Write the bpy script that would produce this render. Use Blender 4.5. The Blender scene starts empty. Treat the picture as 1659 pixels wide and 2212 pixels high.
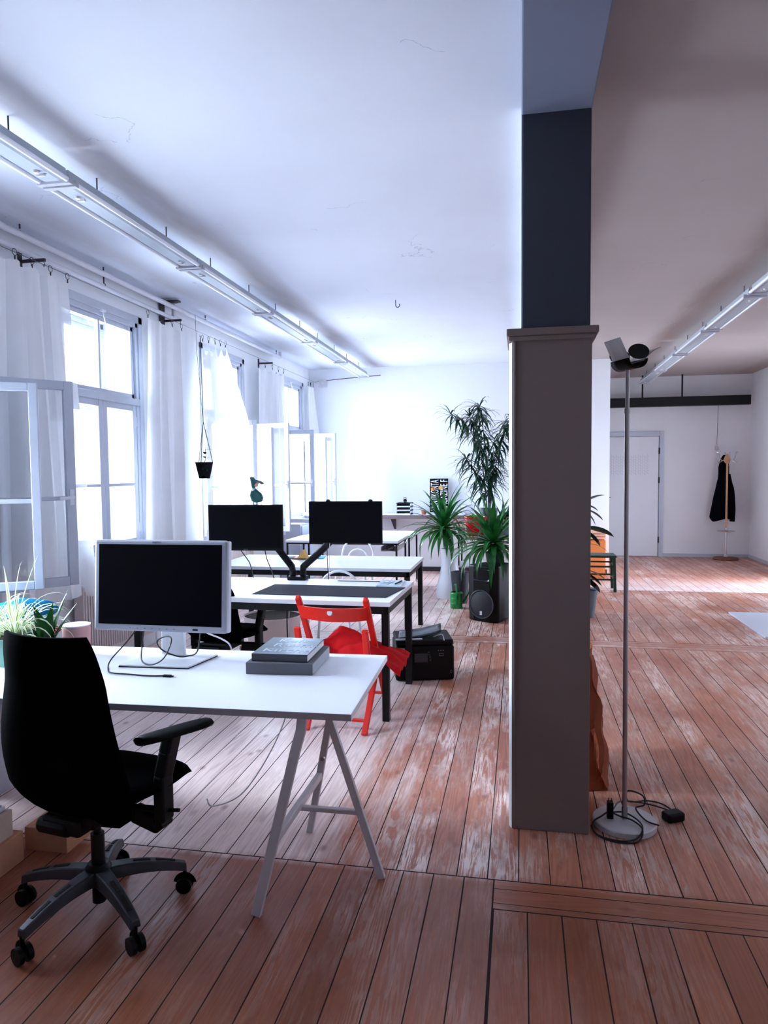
import bpy, bmesh, math, random
from mathutils import Vector, Matrix, Quaternion
random.seed(7)
PI = math.pi
SC = bpy.context.scene
COL = SC.collection

# ------------------------------------------------------------------ colours / materials
def lin(v):
    v /= 255.0
    return v / 12.92 if v <= 0.04045 else ((v + 0.055) / 1.055) ** 2.4
def rgb(r, g, b): return (lin(r), lin(g), lin(b), 1.0)

def mat(name, col, rough=0.6, metal=0.0, spec=0.5, noise=0.0, nscale=12.0, bump=0.0, coat=0.0):
    m = bpy.data.materials.new(name); m.use_nodes = True
    nt = m.node_tree; b = nt.nodes['Principled BSDF']
    b.inputs['Roughness'].default_value = rough
    b.inputs['Metallic'].default_value = metal
    b.inputs['Specular IOR Level'].default_value = spec
    b.inputs['Coat Weight'].default_value = coat
    b.inputs['Base Color'].default_value = col
    if noise > 0 or bump > 0:
        tc = nt.nodes.new('ShaderNodeTexCoord')
        n = nt.nodes.new('ShaderNodeTexNoise'); n.inputs['Scale'].default_value = nscale
        n.inputs['Detail'].default_value = 6
        nt.links.new(tc.outputs['Object'], n.inputs['Vector'])
        if noise > 0:
            r = nt.nodes.new('ShaderNodeMapRange')
            r.inputs[1].default_value = 0.3; r.inputs[2].default_value = 0.7
            r.inputs[3].default_value = 1 - noise; r.inputs[4].default_value = 1 + noise * .3
            nt.links.new(n.outputs['Fac'], r.inputs[0])
            mx = nt.nodes.new('ShaderNodeVectorMath'); mx.operation = 'SCALE'
            mx.inputs[0].default_value = col[:3]
            nt.links.new(r.outputs[0], mx.inputs['Scale'])
            nt.links.new(mx.outputs[0], b.inputs['Base Color'])
        if bump > 0:
            bp = nt.nodes.new('ShaderNodeBump'); bp.inputs['Strength'].default_value = bump
            bp.inputs['Distance'].default_value = 0.01
            nt.links.new(n.outputs['Fac'], bp.inputs['Height'])
            nt.links.new(bp.outputs[0], b.inputs['Normal'])
    return m

M = {}
M['wall'] = mat('wall_paint', rgb(232, 234, 238), .8, spec=.2, noise=.03, nscale=1.6, bump=.12)
M['white_paint'] = mat('white_gloss_paint', rgb(190, 196, 209), .45, spec=.4, noise=.05, nscale=8)
M['post_shaded'] = mat('pillar_shaded_paint', rgb(124, 110, 106), .6, spec=.3, noise=.06, nscale=3, bump=.05)  # darkened in colour for the shade on the pillar front
M['post_blue'] = mat('pillar_dark_blue_paint', rgb(60, 66, 78), .7, spec=.3, noise=.06, nscale=3)
M['beam_blue'] = mat('beam_blue_grey_paint', rgb(112, 120, 142), .7, spec=.3, noise=.05, nscale=4)
M['desk_white'] = mat('desk_white_laminate', rgb(238, 239, 244), .35, spec=.4, noise=.01, nscale=3)
M['desk_edge'] = mat('desk_edge_band', rgb(205, 207, 214), .5)
M['black_metal'] = mat('black_powder_coat', rgb(10, 11, 15), .45, spec=.3, noise=.1, nscale=30)
M['black_plastic'] = mat('black_plastic', rgb(6, 6, 9), .5, spec=.2, noise=.1, nscale=40)
M['black_fabric'] = mat('black_fabric', rgb(3, 3, 5), .95, spec=.02, noise=.2, nscale=200)
M['screen'] = mat('dark_screen', rgb(2, 2, 9), .3, spec=.12, noise=.05, nscale=3)
M['silver'] = mat('silver_plastic', rgb(176, 178, 190), .4, spec=.4, noise=.02, nscale=20)
M['light_plastic'] = mat('light_grey_plastic', rgb(222, 224, 232), .4)
M['steel'] = mat('brushed_steel', rgb(170, 165, 165), .38, metal=1.0, noise=.05, nscale=60)
M['chrome'] = mat('chrome', rgb(205, 205, 210), .18, metal=1.0, noise=.02, nscale=10)
M['grey_metal'] = mat('grey_lacquered_metal', rgb(204, 202, 206), .45, metal=.15, noise=.04, nscale=30)
M['white_metal'] = mat('white_lacquered_metal', rgb(225, 227, 232), .4, noise=.04, nscale=20)
M['red_paint'] = mat('red_paint', rgb(226, 30, 14), .42, noise=.07, nscale=25)
M['red_cloth'] = mat('red_cloth', rgb(196, 10, 18), .85, spec=.2, noise=.15, nscale=30, bump=.3)
M['red_ceramic'] = mat('red_glazed_ceramic', rgb(214, 16, 22), .2, noise=.04, nscale=9)
M['green_plastic'] = mat('green_plastic', rgb(22, 132, 58), .35, noise=.05, nscale=20)
M['dark_green'] = mat('dark_green_paint', rgb(12, 54, 42), .5, noise=.1, nscale=20)
M['terracotta_pink'] = mat('pink_ceramic', rgb(196, 146, 144), .6, noise=.06, nscale=15)
M['mint'] = mat('mint_ceramic', rgb(120, 172, 158), .5, noise=.05, nscale=15)
M['dark_pot'] = mat('dark_pot', rgb(40, 44, 54), .5, noise=.15, nscale=40, bump=.4)
M['black_pot'] = mat('black_textured_pot', rgb(24, 24, 28), .9, spec=.1, noise=.3, nscale=60, bump=.8)
M['slate_pot'] = mat('slate_pot', rgb(96, 112, 122), .6, noise=.05, nscale=15)
M['white_pot'] = mat('white_pot', rgb(214, 216, 224), .4, noise=.03, nscale=10)
M['soil'] = mat('potting_soil', rgb(46, 34, 26), 1.0, noise=.5, nscale=80, bump=1.0)
M['terracotta'] = mat('terracotta', rgb(160, 84, 60), .8, noise=.1, nscale=20)
M['book_dark'] = mat('book_dark_cover', rgb(66, 66, 76), .6, noise=.05, nscale=30)
M['box_grey'] = mat('grey_board', rgb(104, 104, 112), .75, noise=.05, nscale=30)
M['box_side'] = mat('light_grey_board', rgb(176, 178, 184), .75, noise=.05, nscale=30)
M['paper'] = mat('paper', rgb(236, 236, 238), .85, spec=.2, noise=.02, nscale=40)
M['cardboard'] = mat('cardboard', rgb(190, 142, 112), .85, spec=.2, noise=.08, nscale=30)
M['cardboard_light'] = mat('pale_cardboard', rgb(204, 186, 176), .85, spec=.2, noise=.05, nscale=30)
M['brown_paper'] = mat('brown_paper', rgb(158, 82, 54), .8, spec=.2, noise=.12, nscale=14, bump=.5)
M['wood'] = mat('pale_wood', rgb(214, 168, 120), .5, noise=.12, nscale=30)
M['wood_brown'] = mat('brown_wood', rgb(118, 60, 40), .5, noise=.2, nscale=25)
M['shelf_edge'] = mat('shelf_brown_grey', rgb(112, 96, 100), .6, noise=.1, nscale=25)
M['orange'] = mat('orange_board', rgb(238, 138, 70), .6, noise=.05, nscale=15)
M['navy_cloth'] = mat('navy_cloth', rgb(9, 10, 20), .95, spec=.05, noise=.2, nscale=60)
M['cable_black'] = mat('black_cable_rubber', rgb(14, 14, 16), .5)
M['cable_white'] = mat('white_cable_rubber', rgb(225, 225, 230), .5)
M['cable_brown'] = mat('brown_cable_rubber', rgb(70, 40, 36), .5)
M['mat_black'] = mat('desk_mat_black', rgb(38, 39, 48), .75, spec=.2, noise=.05, nscale=100)
M['grey_text'] = mat('grey_print', rgb(96, 98, 110), .6)
M['white_text'] = mat('white_print', rgb(214, 222, 232), .6)
M['pale_text'] = mat('pale_print', rgb(150, 152, 160), .6)
M['cyan'] = mat('cyan_paper', rgb(40, 170, 205), .7)
M['blue_cloth'] = mat('blue_cloth', rgb(18, 120, 160), .9, spec=.1, noise=.15, nscale=20, bump=.4)
M['crimson_cloth'] = mat('crimson_cloth', rgb(170, 20, 46), .9, spec=.1, noise=.15, nscale=20, bump=.4)
M['yellow'] = mat('ochre_card', rgb(214, 168, 90), .7)
M['teal_cloth'] = mat('teal_cloth', rgb(64, 112, 110), .9, spec=.1, noise=.12, nscale=60)
M['skin_tone'] = mat('peach_cloth', rgb(232, 176, 150), .8)
M['radiator'] = mat('radiator_enamel', rgb(206, 192, 190), .4, noise=.03, nscale=10)
M['cabinet_blue'] = mat('pale_blue_enamel', rgb(186, 204, 230), .4, noise=.02, nscale=10)
M['pipe'] = mat('pipe_white_paint', rgb(216, 216, 224), .4, noise=.05, nscale=12)
M['rust'] = mat('dark_iron', rgb(62, 58, 66), .6, metal=.4, noise=.15, nscale=40)
M['wire'] = mat('wire_steel', rgb(120, 122, 130), .4, metal=.8)
M['groove'] = mat('dark_gap', rgb(30, 22, 22), .9)
M['door_white'] = mat('door_white', rgb(222, 224, 230), .5, noise=.02, nscale=5)
M['tan'] = mat('dried_bract', rgb(206, 150, 110), .8, noise=.2, nscale=60)

def leafmat(name, c1, c2, stripes=False, rough=.35):
    m = bpy.data.materials.new(name); m.use_nodes = True
    nt = m.node_tree; b = nt.nodes['Principled BSDF']
    tc = nt.nodes.new('ShaderNodeTexCoord')
    mx = nt.nodes.new('ShaderNodeMix'); mx.data_type = 'RGBA'
    mx.inputs[6].default_value = c1; mx.inputs[7].default_value = c2
    if stripes:      # leaf UV: u runs across the blade
        uv = nt.nodes.new('ShaderNodeSeparateXYZ'); nt.links.new(tc.outputs['UV'], uv.inputs[0])
        a = nt.nodes.new('ShaderNodeMath'); a.operation = 'SUBTRACT'; a.inputs[1].default_value = .5
        nt.links.new(uv.outputs[0], a.inputs[0])
        ab = nt.nodes.new('ShaderNodeMath'); ab.operation = 'ABSOLUTE'; nt.links.new(a.outputs[0], ab.inputs[0])
        r = nt.nodes.new('ShaderNodeMapRange'); r.inputs[1].default_value = stripes[0]; r.inputs[2].default_value = stripes[1]
        nt.links.new(ab.outputs[0], r.inputs[0]); nt.links.new(r.outputs[0], mx.inputs[0])
    else:
        n = nt.nodes.new('ShaderNodeTexNoise'); n.inputs['Scale'].default_value = 9
        nt.links.new(tc.outputs['Object'], n.inputs['Vector'])
        r = nt.nodes.new('ShaderNodeMapRange'); r.inputs[1].default_value = .35; r.inputs[2].default_value = .65
        nt.links.new(n.outputs['Fac'], r.inputs[0]); nt.links.new(r.outputs[0], mx.inputs[0])
    nt.links.new(mx.outputs[2], b.inputs['Base Color'])
    b.inputs['Roughness'].default_value = rough
    tr = nt.nodes.new('ShaderNodeBsdfTranslucent'); nt.links.new(mx.outputs[2], tr.inputs[0])
    ms = nt.nodes.new('ShaderNodeMixShader'); ms.inputs[0].default_value = .25
    out = nt.nodes['Material Output']
    nt.links.new(b.outputs[0], ms.inputs[1]); nt.links.new(tr.outputs[0], ms.inputs[2])
    nt.links.new(ms.outputs[0], out.inputs[0])
    return m
M['leaf_yucca'] = leafmat('yucca_leaf', rgb(40, 118, 48), rgb(18, 66, 30), rough=.35)
M['leaf_narrow'] = leafmat('narrow_leaf', rgb(34, 74, 52), rgb(20, 48, 36))
M['leaf_spider'] = leafmat('spider_leaf', rgb(140, 170, 70), rgb(245, 248, 225), stripes=(.12, .2))
M['leaf_snake'] = leafmat('snake_leaf', rgb(24, 92, 34), rgb(12, 60, 26), rough=.25)
M['leaf_dark'] = leafmat('rubber_leaf', rgb(14, 44, 32), rgb(8, 30, 24), rough=.2)
M['leaf_light'] = leafmat('bright_leaf', rgb(110, 168, 60), rgb(70, 140, 44))
M['leaf_cluster'] = leafmat('variegated_leaf', rgb(60, 130, 56), rgb(210, 225, 180), stripes=(.2, .3))
M['stem'] = mat('plant_stem', rgb(72, 56, 44), .8, noise=.2, nscale=50)
M['stem_pale'] = mat('pale_plant_stem', rgb(150, 122, 90), .8, noise=.2, nscale=50)

# curtain: translucent white cotton
def curtainmat():
    m = bpy.data.materials.new('white_cotton_voile'); m.use_nodes = True
    nt = m.node_tree; nt.nodes.remove(nt.nodes['Principled BSDF'])
    out = nt.nodes['Material Output']
    d = nt.nodes.new('ShaderNodeBsdfDiffuse'); t = nt.nodes.new('ShaderNodeBsdfTranslucent'); tp = nt.nodes.new('ShaderNodeBsdfTransparent')
    tc = nt.nodes.new('ShaderNodeTexCoord'); n = nt.nodes.new('ShaderNodeTexNoise'); n.inputs['Scale'].default_value = 6
    nt.links.new(tc.outputs['Object'], n.inputs['Vector'])
    r = nt.nodes.new('ShaderNodeMapRange'); r.inputs[3].default_value = .90; r.inputs[4].default_value = .97
    nt.links.new(n.outputs['Fac'], r.inputs[0])
    cc = nt.nodes.new('ShaderNodeCombineColor'); cc.mode = 'HSV'; cc.inputs[0].default_value = .65; cc.inputs[1].default_value = .02
    nt.links.new(r.outputs[0], cc.inputs[2])
    nt.links.new(cc.outputs[0], d.inputs[0]); nt.links.new(cc.outputs[0], t.inputs[0])
    m1 = nt.nodes.new('ShaderNodeMixShader'); m1.inputs[0].default_value = .18
    nt.links.new(d.outputs[0], m1.inputs[1]); nt.links.new(t.outputs[0], m1.inputs[2])
    m2 = nt.nodes.new('ShaderNodeMixShader'); m2.inputs[0].default_value = .10
    nt.links.new(m1.outputs[0], m2.inputs[1]); nt.links.new(tp.outputs[0], m2.inputs[2])
    nt.links.new(m2.outputs[0], out.inputs[0])
    return m
M['curtain'] = curtainmat()

def glassmat(name, tint=(.97, .98, .99), refl=.06, frost=0.0):
    m = bpy.data.materials.new(name); m.use_nodes = True
    nt = m.node_tree; nt.nodes.remove(nt.nodes['Principled BSDF'])
    out = nt.nodes['Material Output']
    tp = nt.nodes.new('ShaderNodeBsdfTransparent'); tp.inputs[0].default_value = (*tint, 1)
    g = nt.nodes.new('ShaderNodeBsdfGlossy'); g.inputs['Roughness'].default_value = .04
    lw = nt.nodes.new('ShaderNodeLayerWeight'); lw.inputs[0].default_value = .35
    mu = nt.nodes.new('ShaderNodeMath'); mu.operation = 'MULTIPLY_ADD'; mu.inputs[1].default_value = .5; mu.inputs[2].default_value = refl * .4
    nt.links.new(lw.outputs['Fresnel'], mu.inputs[0])
    m1 = nt.nodes.new('ShaderNodeMixShader'); nt.links.new(mu.outputs[0], m1.inputs[0])
    nt.links.new(tp.outputs[0], m1.inputs[1]); nt.links.new(g.outputs[0], m1.inputs[2])
    nt.links.new(m1.outputs[0], out.inputs[0])
    return m
M['glass'] = glassmat('window_glass')

# ceiling: white plaster with hairline cracks, patches of flaked paint
def ceilingmat():
    return ceiling_paint('ceiling_plaster', rgb(220, 226, 238), -2.20, -3.05)
def ceiling_paint(name, col, xa, xb):
    # matt plaster with brownish grime streaks along the lamp row and near the pipes, and a few hairline cracks
    m = mat(name, col, .85, spec=.15, noise=.05, nscale=1.2, bump=.15)
    nt = m.node_tree; N, L = nt.nodes, nt.links; b = N['Principled BSDF']
    src = b.inputs['Base Color'].links[0].from_socket
    tc = N.new('ShaderNodeTexCoord'); sx = N.new('ShaderNodeSeparateXYZ'); L.new(tc.outputs['Object'], sx.inputs[0])
    mp_ = N.new('ShaderNodeMapping'); mp_.inputs['Scale'].default_value = (2.2, .55, 1); L.new(tc.outputs['Object'], mp_.inputs[0])
    n = N.new('ShaderNodeTexNoise'); n.inputs['Scale'].default_value = 1.6; n.inputs['Detail'].default_value = 4; L.new(mp_.outputs[0], n.inputs['Vector'])
    def M2(op, a, c):
        q = N.new('ShaderNodeMath'); q.operation = op
        for i, v in enumerate((a, c)):
            if isinstance(v, (int, float)): q.inputs[i].default_value = v
            else: L.new(v, q.inputs[i])
        return q.outputs[0]
    def band(x0, w):
        d_ = M2('ABSOLUTE', M2('SUBTRACT', M2('ADD', sx.outputs[0], M2('MULTIPLY', M2('SUBTRACT', n.outputs[0], .5), .25)), x0), 0)
        r_ = N.new('ShaderNodeMapRange'); r_.interpolation_type = 'SMOOTHSTEP'; r_.inputs[1].default_value = 0; r_.inputs[2].default_value = w
        r_.inputs[3].default_value = 1; r_.inputs[4].default_value = 0; L.new(d_, r_.inputs[0]); return r_.outputs[0]
    f_ = M2('MULTIPLY', M2('MAXIMUM', band(xa, .26), M2('MULTIPLY', band(xb, .3), .8)), M2('MULTIPLY', n.outputs[0], .85))
    mx = N.new('ShaderNodeMix'); mx.data_type = 'RGBA'; L.new(f_, mx.inputs[0]); L.new(src, mx.inputs[6]); mx.inputs[7].default_value = rgb(128, 108, 98)
    # cracks
    nz = N.new('ShaderNodeTexNoise'); nz.inputs['Scale'].default_value = .9; nz.inputs['Detail'].default_value = 8; L.new(tc.outputs['Object'], nz.inputs['Vector'])
    ck = M2('LESS_THAN', M2('ABSOLUTE', M2('SUBTRACT', nz.outputs[0], .5), 0), .0012)
    n3 = N.new('ShaderNodeTexNoise'); n3.inputs['Scale'].default_value = 1.9; L.new(tc.outputs['Object'], n3.inputs['Vector'])
    ck = M2('MULTIPLY', M2('MULTIPLY', ck, M2('GREATER_THAN', n3.outputs[0], .60)), .35)
    m3 = N.new('ShaderNodeMix'); m3.data_type = 'RGBA'; L.new(ck, m3.inputs[0]); L.new(mx.outputs[2], m3.inputs[6]); m3.inputs[7].default_value = rgb(110, 116, 130)
    L.new(m3.outputs[2], b.inputs['Base Color'])
    return m
M['ceiling'] = ceilingmat()

# ---- floor boards
def floormat():
    m = bpy.data.materials.new('worn_floor_boards'); m.use_nodes = True
    nt = m.node_tree; N = nt.nodes; L = nt.links; b = N['Principled BSDF']
    def val(x):
        return x
    def math_(op, a, c=None, d=None, clamp=False):
        n = N.new('ShaderNodeMath'); n.operation = op; n.use_clamp = clamp
        for i, v in enumerate((a, c, d)):
            if v is None: continue
            if isinstance(v, (int, float)): n.inputs[i].default_value = v
            else: L.new(v, n.inputs[i])
        return n.outputs[0]
    def sep(v):
        n = N.new('ShaderNodeSeparateXYZ'); L.new(v, n.inputs[0]); return n.outputs
    def comb(x, y, z):
        n = N.new('ShaderNodeCombineXYZ')
        for i, v in enumerate((x, y, z)):
            if isinstance(v, (int, float)): n.inputs[i].default_value = v
            else: L.new(v, n.inputs[i])
        return n.outputs[0]
    def noise(v, s, det=4, rough=.5, dist=0.0):
        n = N.new('ShaderNodeTexNoise'); n.inputs['Scale'].default_value = s; n.inputs['Detail'].default_value = det
        n.inputs['Roughness'].default_value = rough; n.inputs['Distortion'].default_value = dist
        L.new(v, n.inputs['Vector']); return n.outputs['Fac']
    def white(v):
        n = N.new('ShaderNodeTexWhiteNoise'); n.noise_dimensions = '2D'; L.new(v, n.inputs['Vector']); return n.outputs['Value']
    def rng(v, a, c, d=0.0, e=1.0):
        n = N.new('ShaderNodeMapRange')
        for i, q in enumerate((a, c, d, e)): n.inputs[i + 1].default_value = q
        L.new(v, n.inputs[0]); return n.outputs[0]
    def mixc(f, c1, c2):
        n = N.new('ShaderNodeMix'); n.data_type = 'RGBA'
        if isinstance(f, (int, float)): n.inputs[0].default_value = f
        else: L.new(f, n.inputs[0])
        for i, c in ((6, c1), (7, c2)):
            if isinstance(c, tuple): n.inputs[i].default_value = c
            else: L.new(c, n.inputs[i])
        return n.outputs[2]
    def mixf(f, a, c):
        n = N.new('ShaderNodeMix'); n.data_type = 'FLOAT'; L.new(f, n.inputs[0])
        for i, q in ((2, a), (3, c)):
            if isinstance(q, (int, float)): n.inputs[i].default_value = q
            else: L.new(q, n.inputs[i])
        return n.outputs[0]
    tc = N.new('ShaderNodeTexCoord'); P = tc.outputs['Object']
    x, y, z = sep(P)
    # cross boards: one band across the whole room near y 6.8, one to the right of x -0.1 near y 2.65
    band1 = math_('MULTIPLY', math_('GREATER_THAN', y, 2.552), math_('LESS_THAN', y, 2.735))
    band1 = math_('MULTIPLY', band1, math_('GREATER_THAN', x, -.10))
    band2 = math_('MULTIPLY', math_('GREATER_THAN', y, 6.62), math_('LESS_THAN', y, 6.86))
    cross = math_('MAXIMUM', band1, band2)
    # section index changes the board offsets
    sec = math_('ADD', math_('GREATER_THAN', y, 2.735), math_('ADD', math_('GREATER_THAN', y, 6.62), math_('GREATER_THAN', y, 9.8)))
    across = mixf(cross, math_('ADD', x, math_('MULTIPLY', sec, .031)), y)
    along = mixf(cross, y, x)
    wid = mixf(cross, .121, .0935)
    u = math_('DIVIDE', math_('ADD', across, mixf(cross, 20.06, 17.985)), wid)
    idx = math_('FLOOR', u); fr = math_('FRACT', u)
    rnd = white(comb(idx, sec, 0.0)); rnd2 = white(comb(idx, math_('ADD', sec, 31.0), 0.0))
    # gaps
    e = math_('MINIMUM', fr, math_('SUBTRACT', 1.0, fr))
    wob = noise(comb(idx, math_('MULTIPLY', along, 1.3), 0.0), 1.0, 2)
    gw = rng(wob, .35, .7, .013, .029)
    gap = math_('LESS_THAN', e, gw)
    # section seams
    def line(v, p, w): return math_('LESS_THAN', math_('ABSOLUTE', math_('SUBTRACT', v, p)), w)
    seam = math_('MAXIMUM', math_('MAXIMUM', line(y, 2.738, .0035), line(y, 6.61, .004)), math_('MAXIMUM', line(y, 6.865, .004), line(y, 9.8, .006)))
    s2 = math_('MULTIPLY', line(y, 2.548, .003), math_('GREATER_THAN', x, -.10))
    s3 = math_('MULTIPLY', line(x, -.10, .003), math_('LESS_THAN', y, 2.735))
    seam = math_('MAXIMUM', seam, math_('MAXIMUM', s2, s3))
    dark = math_('MAXIMUM', gap, seam)
    # grain
    gx = math_('ADD', math_('MULTIPLY', fr, 1.0), math_('MULTIPLY', rnd, 37.0))
    gv = comb(gx, math_('ADD', math_('MULTIPLY', along, .55), math_('MULTIPLY', rnd2, 19.0)), 0.0)
    warp = noise(gv, 1.6, 1, .4)
    ringv = math_('SINE', math_('ADD', math_('MULTIPLY', fr, 30.0), math_('MULTIPLY', warp, 62.0)))
    ring = rng(ringv, -.2, .9)
    fine = noise(comb(math_('MULTIPLY', across, 90.0), math_('MULTIPLY', along, 3.0), 0.0), 1.0, 4, .6)
    # colour
    back = rng(y, 2.70, 2.78)          # the boards beyond the first seam are lighter than those in front of it
    front_c = mixc(rng(rnd, 0, 1), rgb(170, 98, 64), rgb(140, 78, 50))
    back_c = mixc(rng(rnd, 0, 1), rgb(216, 146, 116), rgb(194, 124, 98))
    base = mixc(back, front_c, back_c)
    base = mixc(math_('MULTIPLY', rng(noise(P, .9, 4), .4, .62), .6), base, rgb(178, 106, 84))
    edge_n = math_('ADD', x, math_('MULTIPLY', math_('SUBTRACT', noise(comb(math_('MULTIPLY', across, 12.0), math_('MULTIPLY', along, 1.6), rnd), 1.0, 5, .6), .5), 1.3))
    bleach_glare = math_('MULTIPLY', math_('MULTIPLY', rng(edge_n, -.95, -.55, 1.0, 0.0), back), rng(y, 7.5, 10.0, 1.0, .45))  # bleached boards, whitened further in colour in place of window glare
    base = mixc(math_('MULTIPLY', bleach_glare, .88), base, rgb(250, 232, 227))
    base = mixc(math_('MULTIPLY', ring, .30), base, rgb(110, 54, 42))
    base = mixc(math_('MULTIPLY', rng(fine, .38, .7), .24), base, rgb(100, 56, 46))
    # worn, pale streaks of old paint caught in the grain
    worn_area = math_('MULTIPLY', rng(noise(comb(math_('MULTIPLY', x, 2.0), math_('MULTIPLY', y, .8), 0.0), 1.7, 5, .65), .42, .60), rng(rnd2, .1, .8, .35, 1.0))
    left = math_('MULTIPLY', rng(x, -.9, .8, 1.25, .65), rng(y, 2.70, 2.78, .22, 1.2))     # streaks coloured stronger toward the windows, in place of their light
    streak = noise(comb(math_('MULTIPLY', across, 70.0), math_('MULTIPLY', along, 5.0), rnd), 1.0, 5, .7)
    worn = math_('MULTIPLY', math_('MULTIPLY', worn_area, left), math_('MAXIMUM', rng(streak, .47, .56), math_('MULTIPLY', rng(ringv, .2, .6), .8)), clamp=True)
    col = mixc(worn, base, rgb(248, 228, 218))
    pale = math_('MULTIPLY', math_('MULTIPLY', math_('GREATER_THAN', y, 9.8), rng(y, 9.8, 11.0, 1.0, 0.0)), rng(noise(P, 3.0, 4), .3, .55, .45, .95))  # strip of light on the far floor, painted into the board colour
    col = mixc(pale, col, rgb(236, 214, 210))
    # knots
    vr = N.new('ShaderNodeTexVoronoi'); vr.inputs['Scale'].default_value = 1.0; vr.inputs['Randomness'].default_value = 1.0
    L.new(comb(math_('MULTIPLY', across, 9.0), math_('MULTIPLY', along, 5.0), 0.0), vr.inputs['Vector'])
    vc = N.new('ShaderNodeSeparateColor'); L.new(vr.outputs['Color'], vc.inputs[0])
    knot = math_('MULTIPLY', rng(vr.outputs['Distance'], .05, .19, 1.0, 0.0), math_('GREATER_THAN', vc.outputs[0], .45))
    col = mixc(math_('MULTIPLY', knot, .6), col, rgb(126, 62, 50))
    col = mixc(dark, col, rgb(30, 14, 12))
    L.new(col, b.inputs['Base Color'])
    rough = math_('ADD', .27, math_('MULTIPLY', noise(P, 4, 1), .16))
    L.new(mixf(dark, rough, .9), b.inputs['Roughness'])
    b.inputs['Specular IOR Level'].default_value = .42
    bp = N.new('ShaderNodeBump'); bp.inputs['Strength'].default_value = .35; bp.inputs['Distance'].default_value = .004
    h = math_('SUBTRACT', math_('ADD', math_('MULTIPLY', fine, .4), math_('MULTIPLY', noise(P, 9, 3), .5)), math_('MULTIPLY', dark, 2.0))
    L.new(h, bp.inputs['Height']); L.new(bp.outputs[0], b.inputs['Normal'])
    return m
M['floor'] = floormat()

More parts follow.
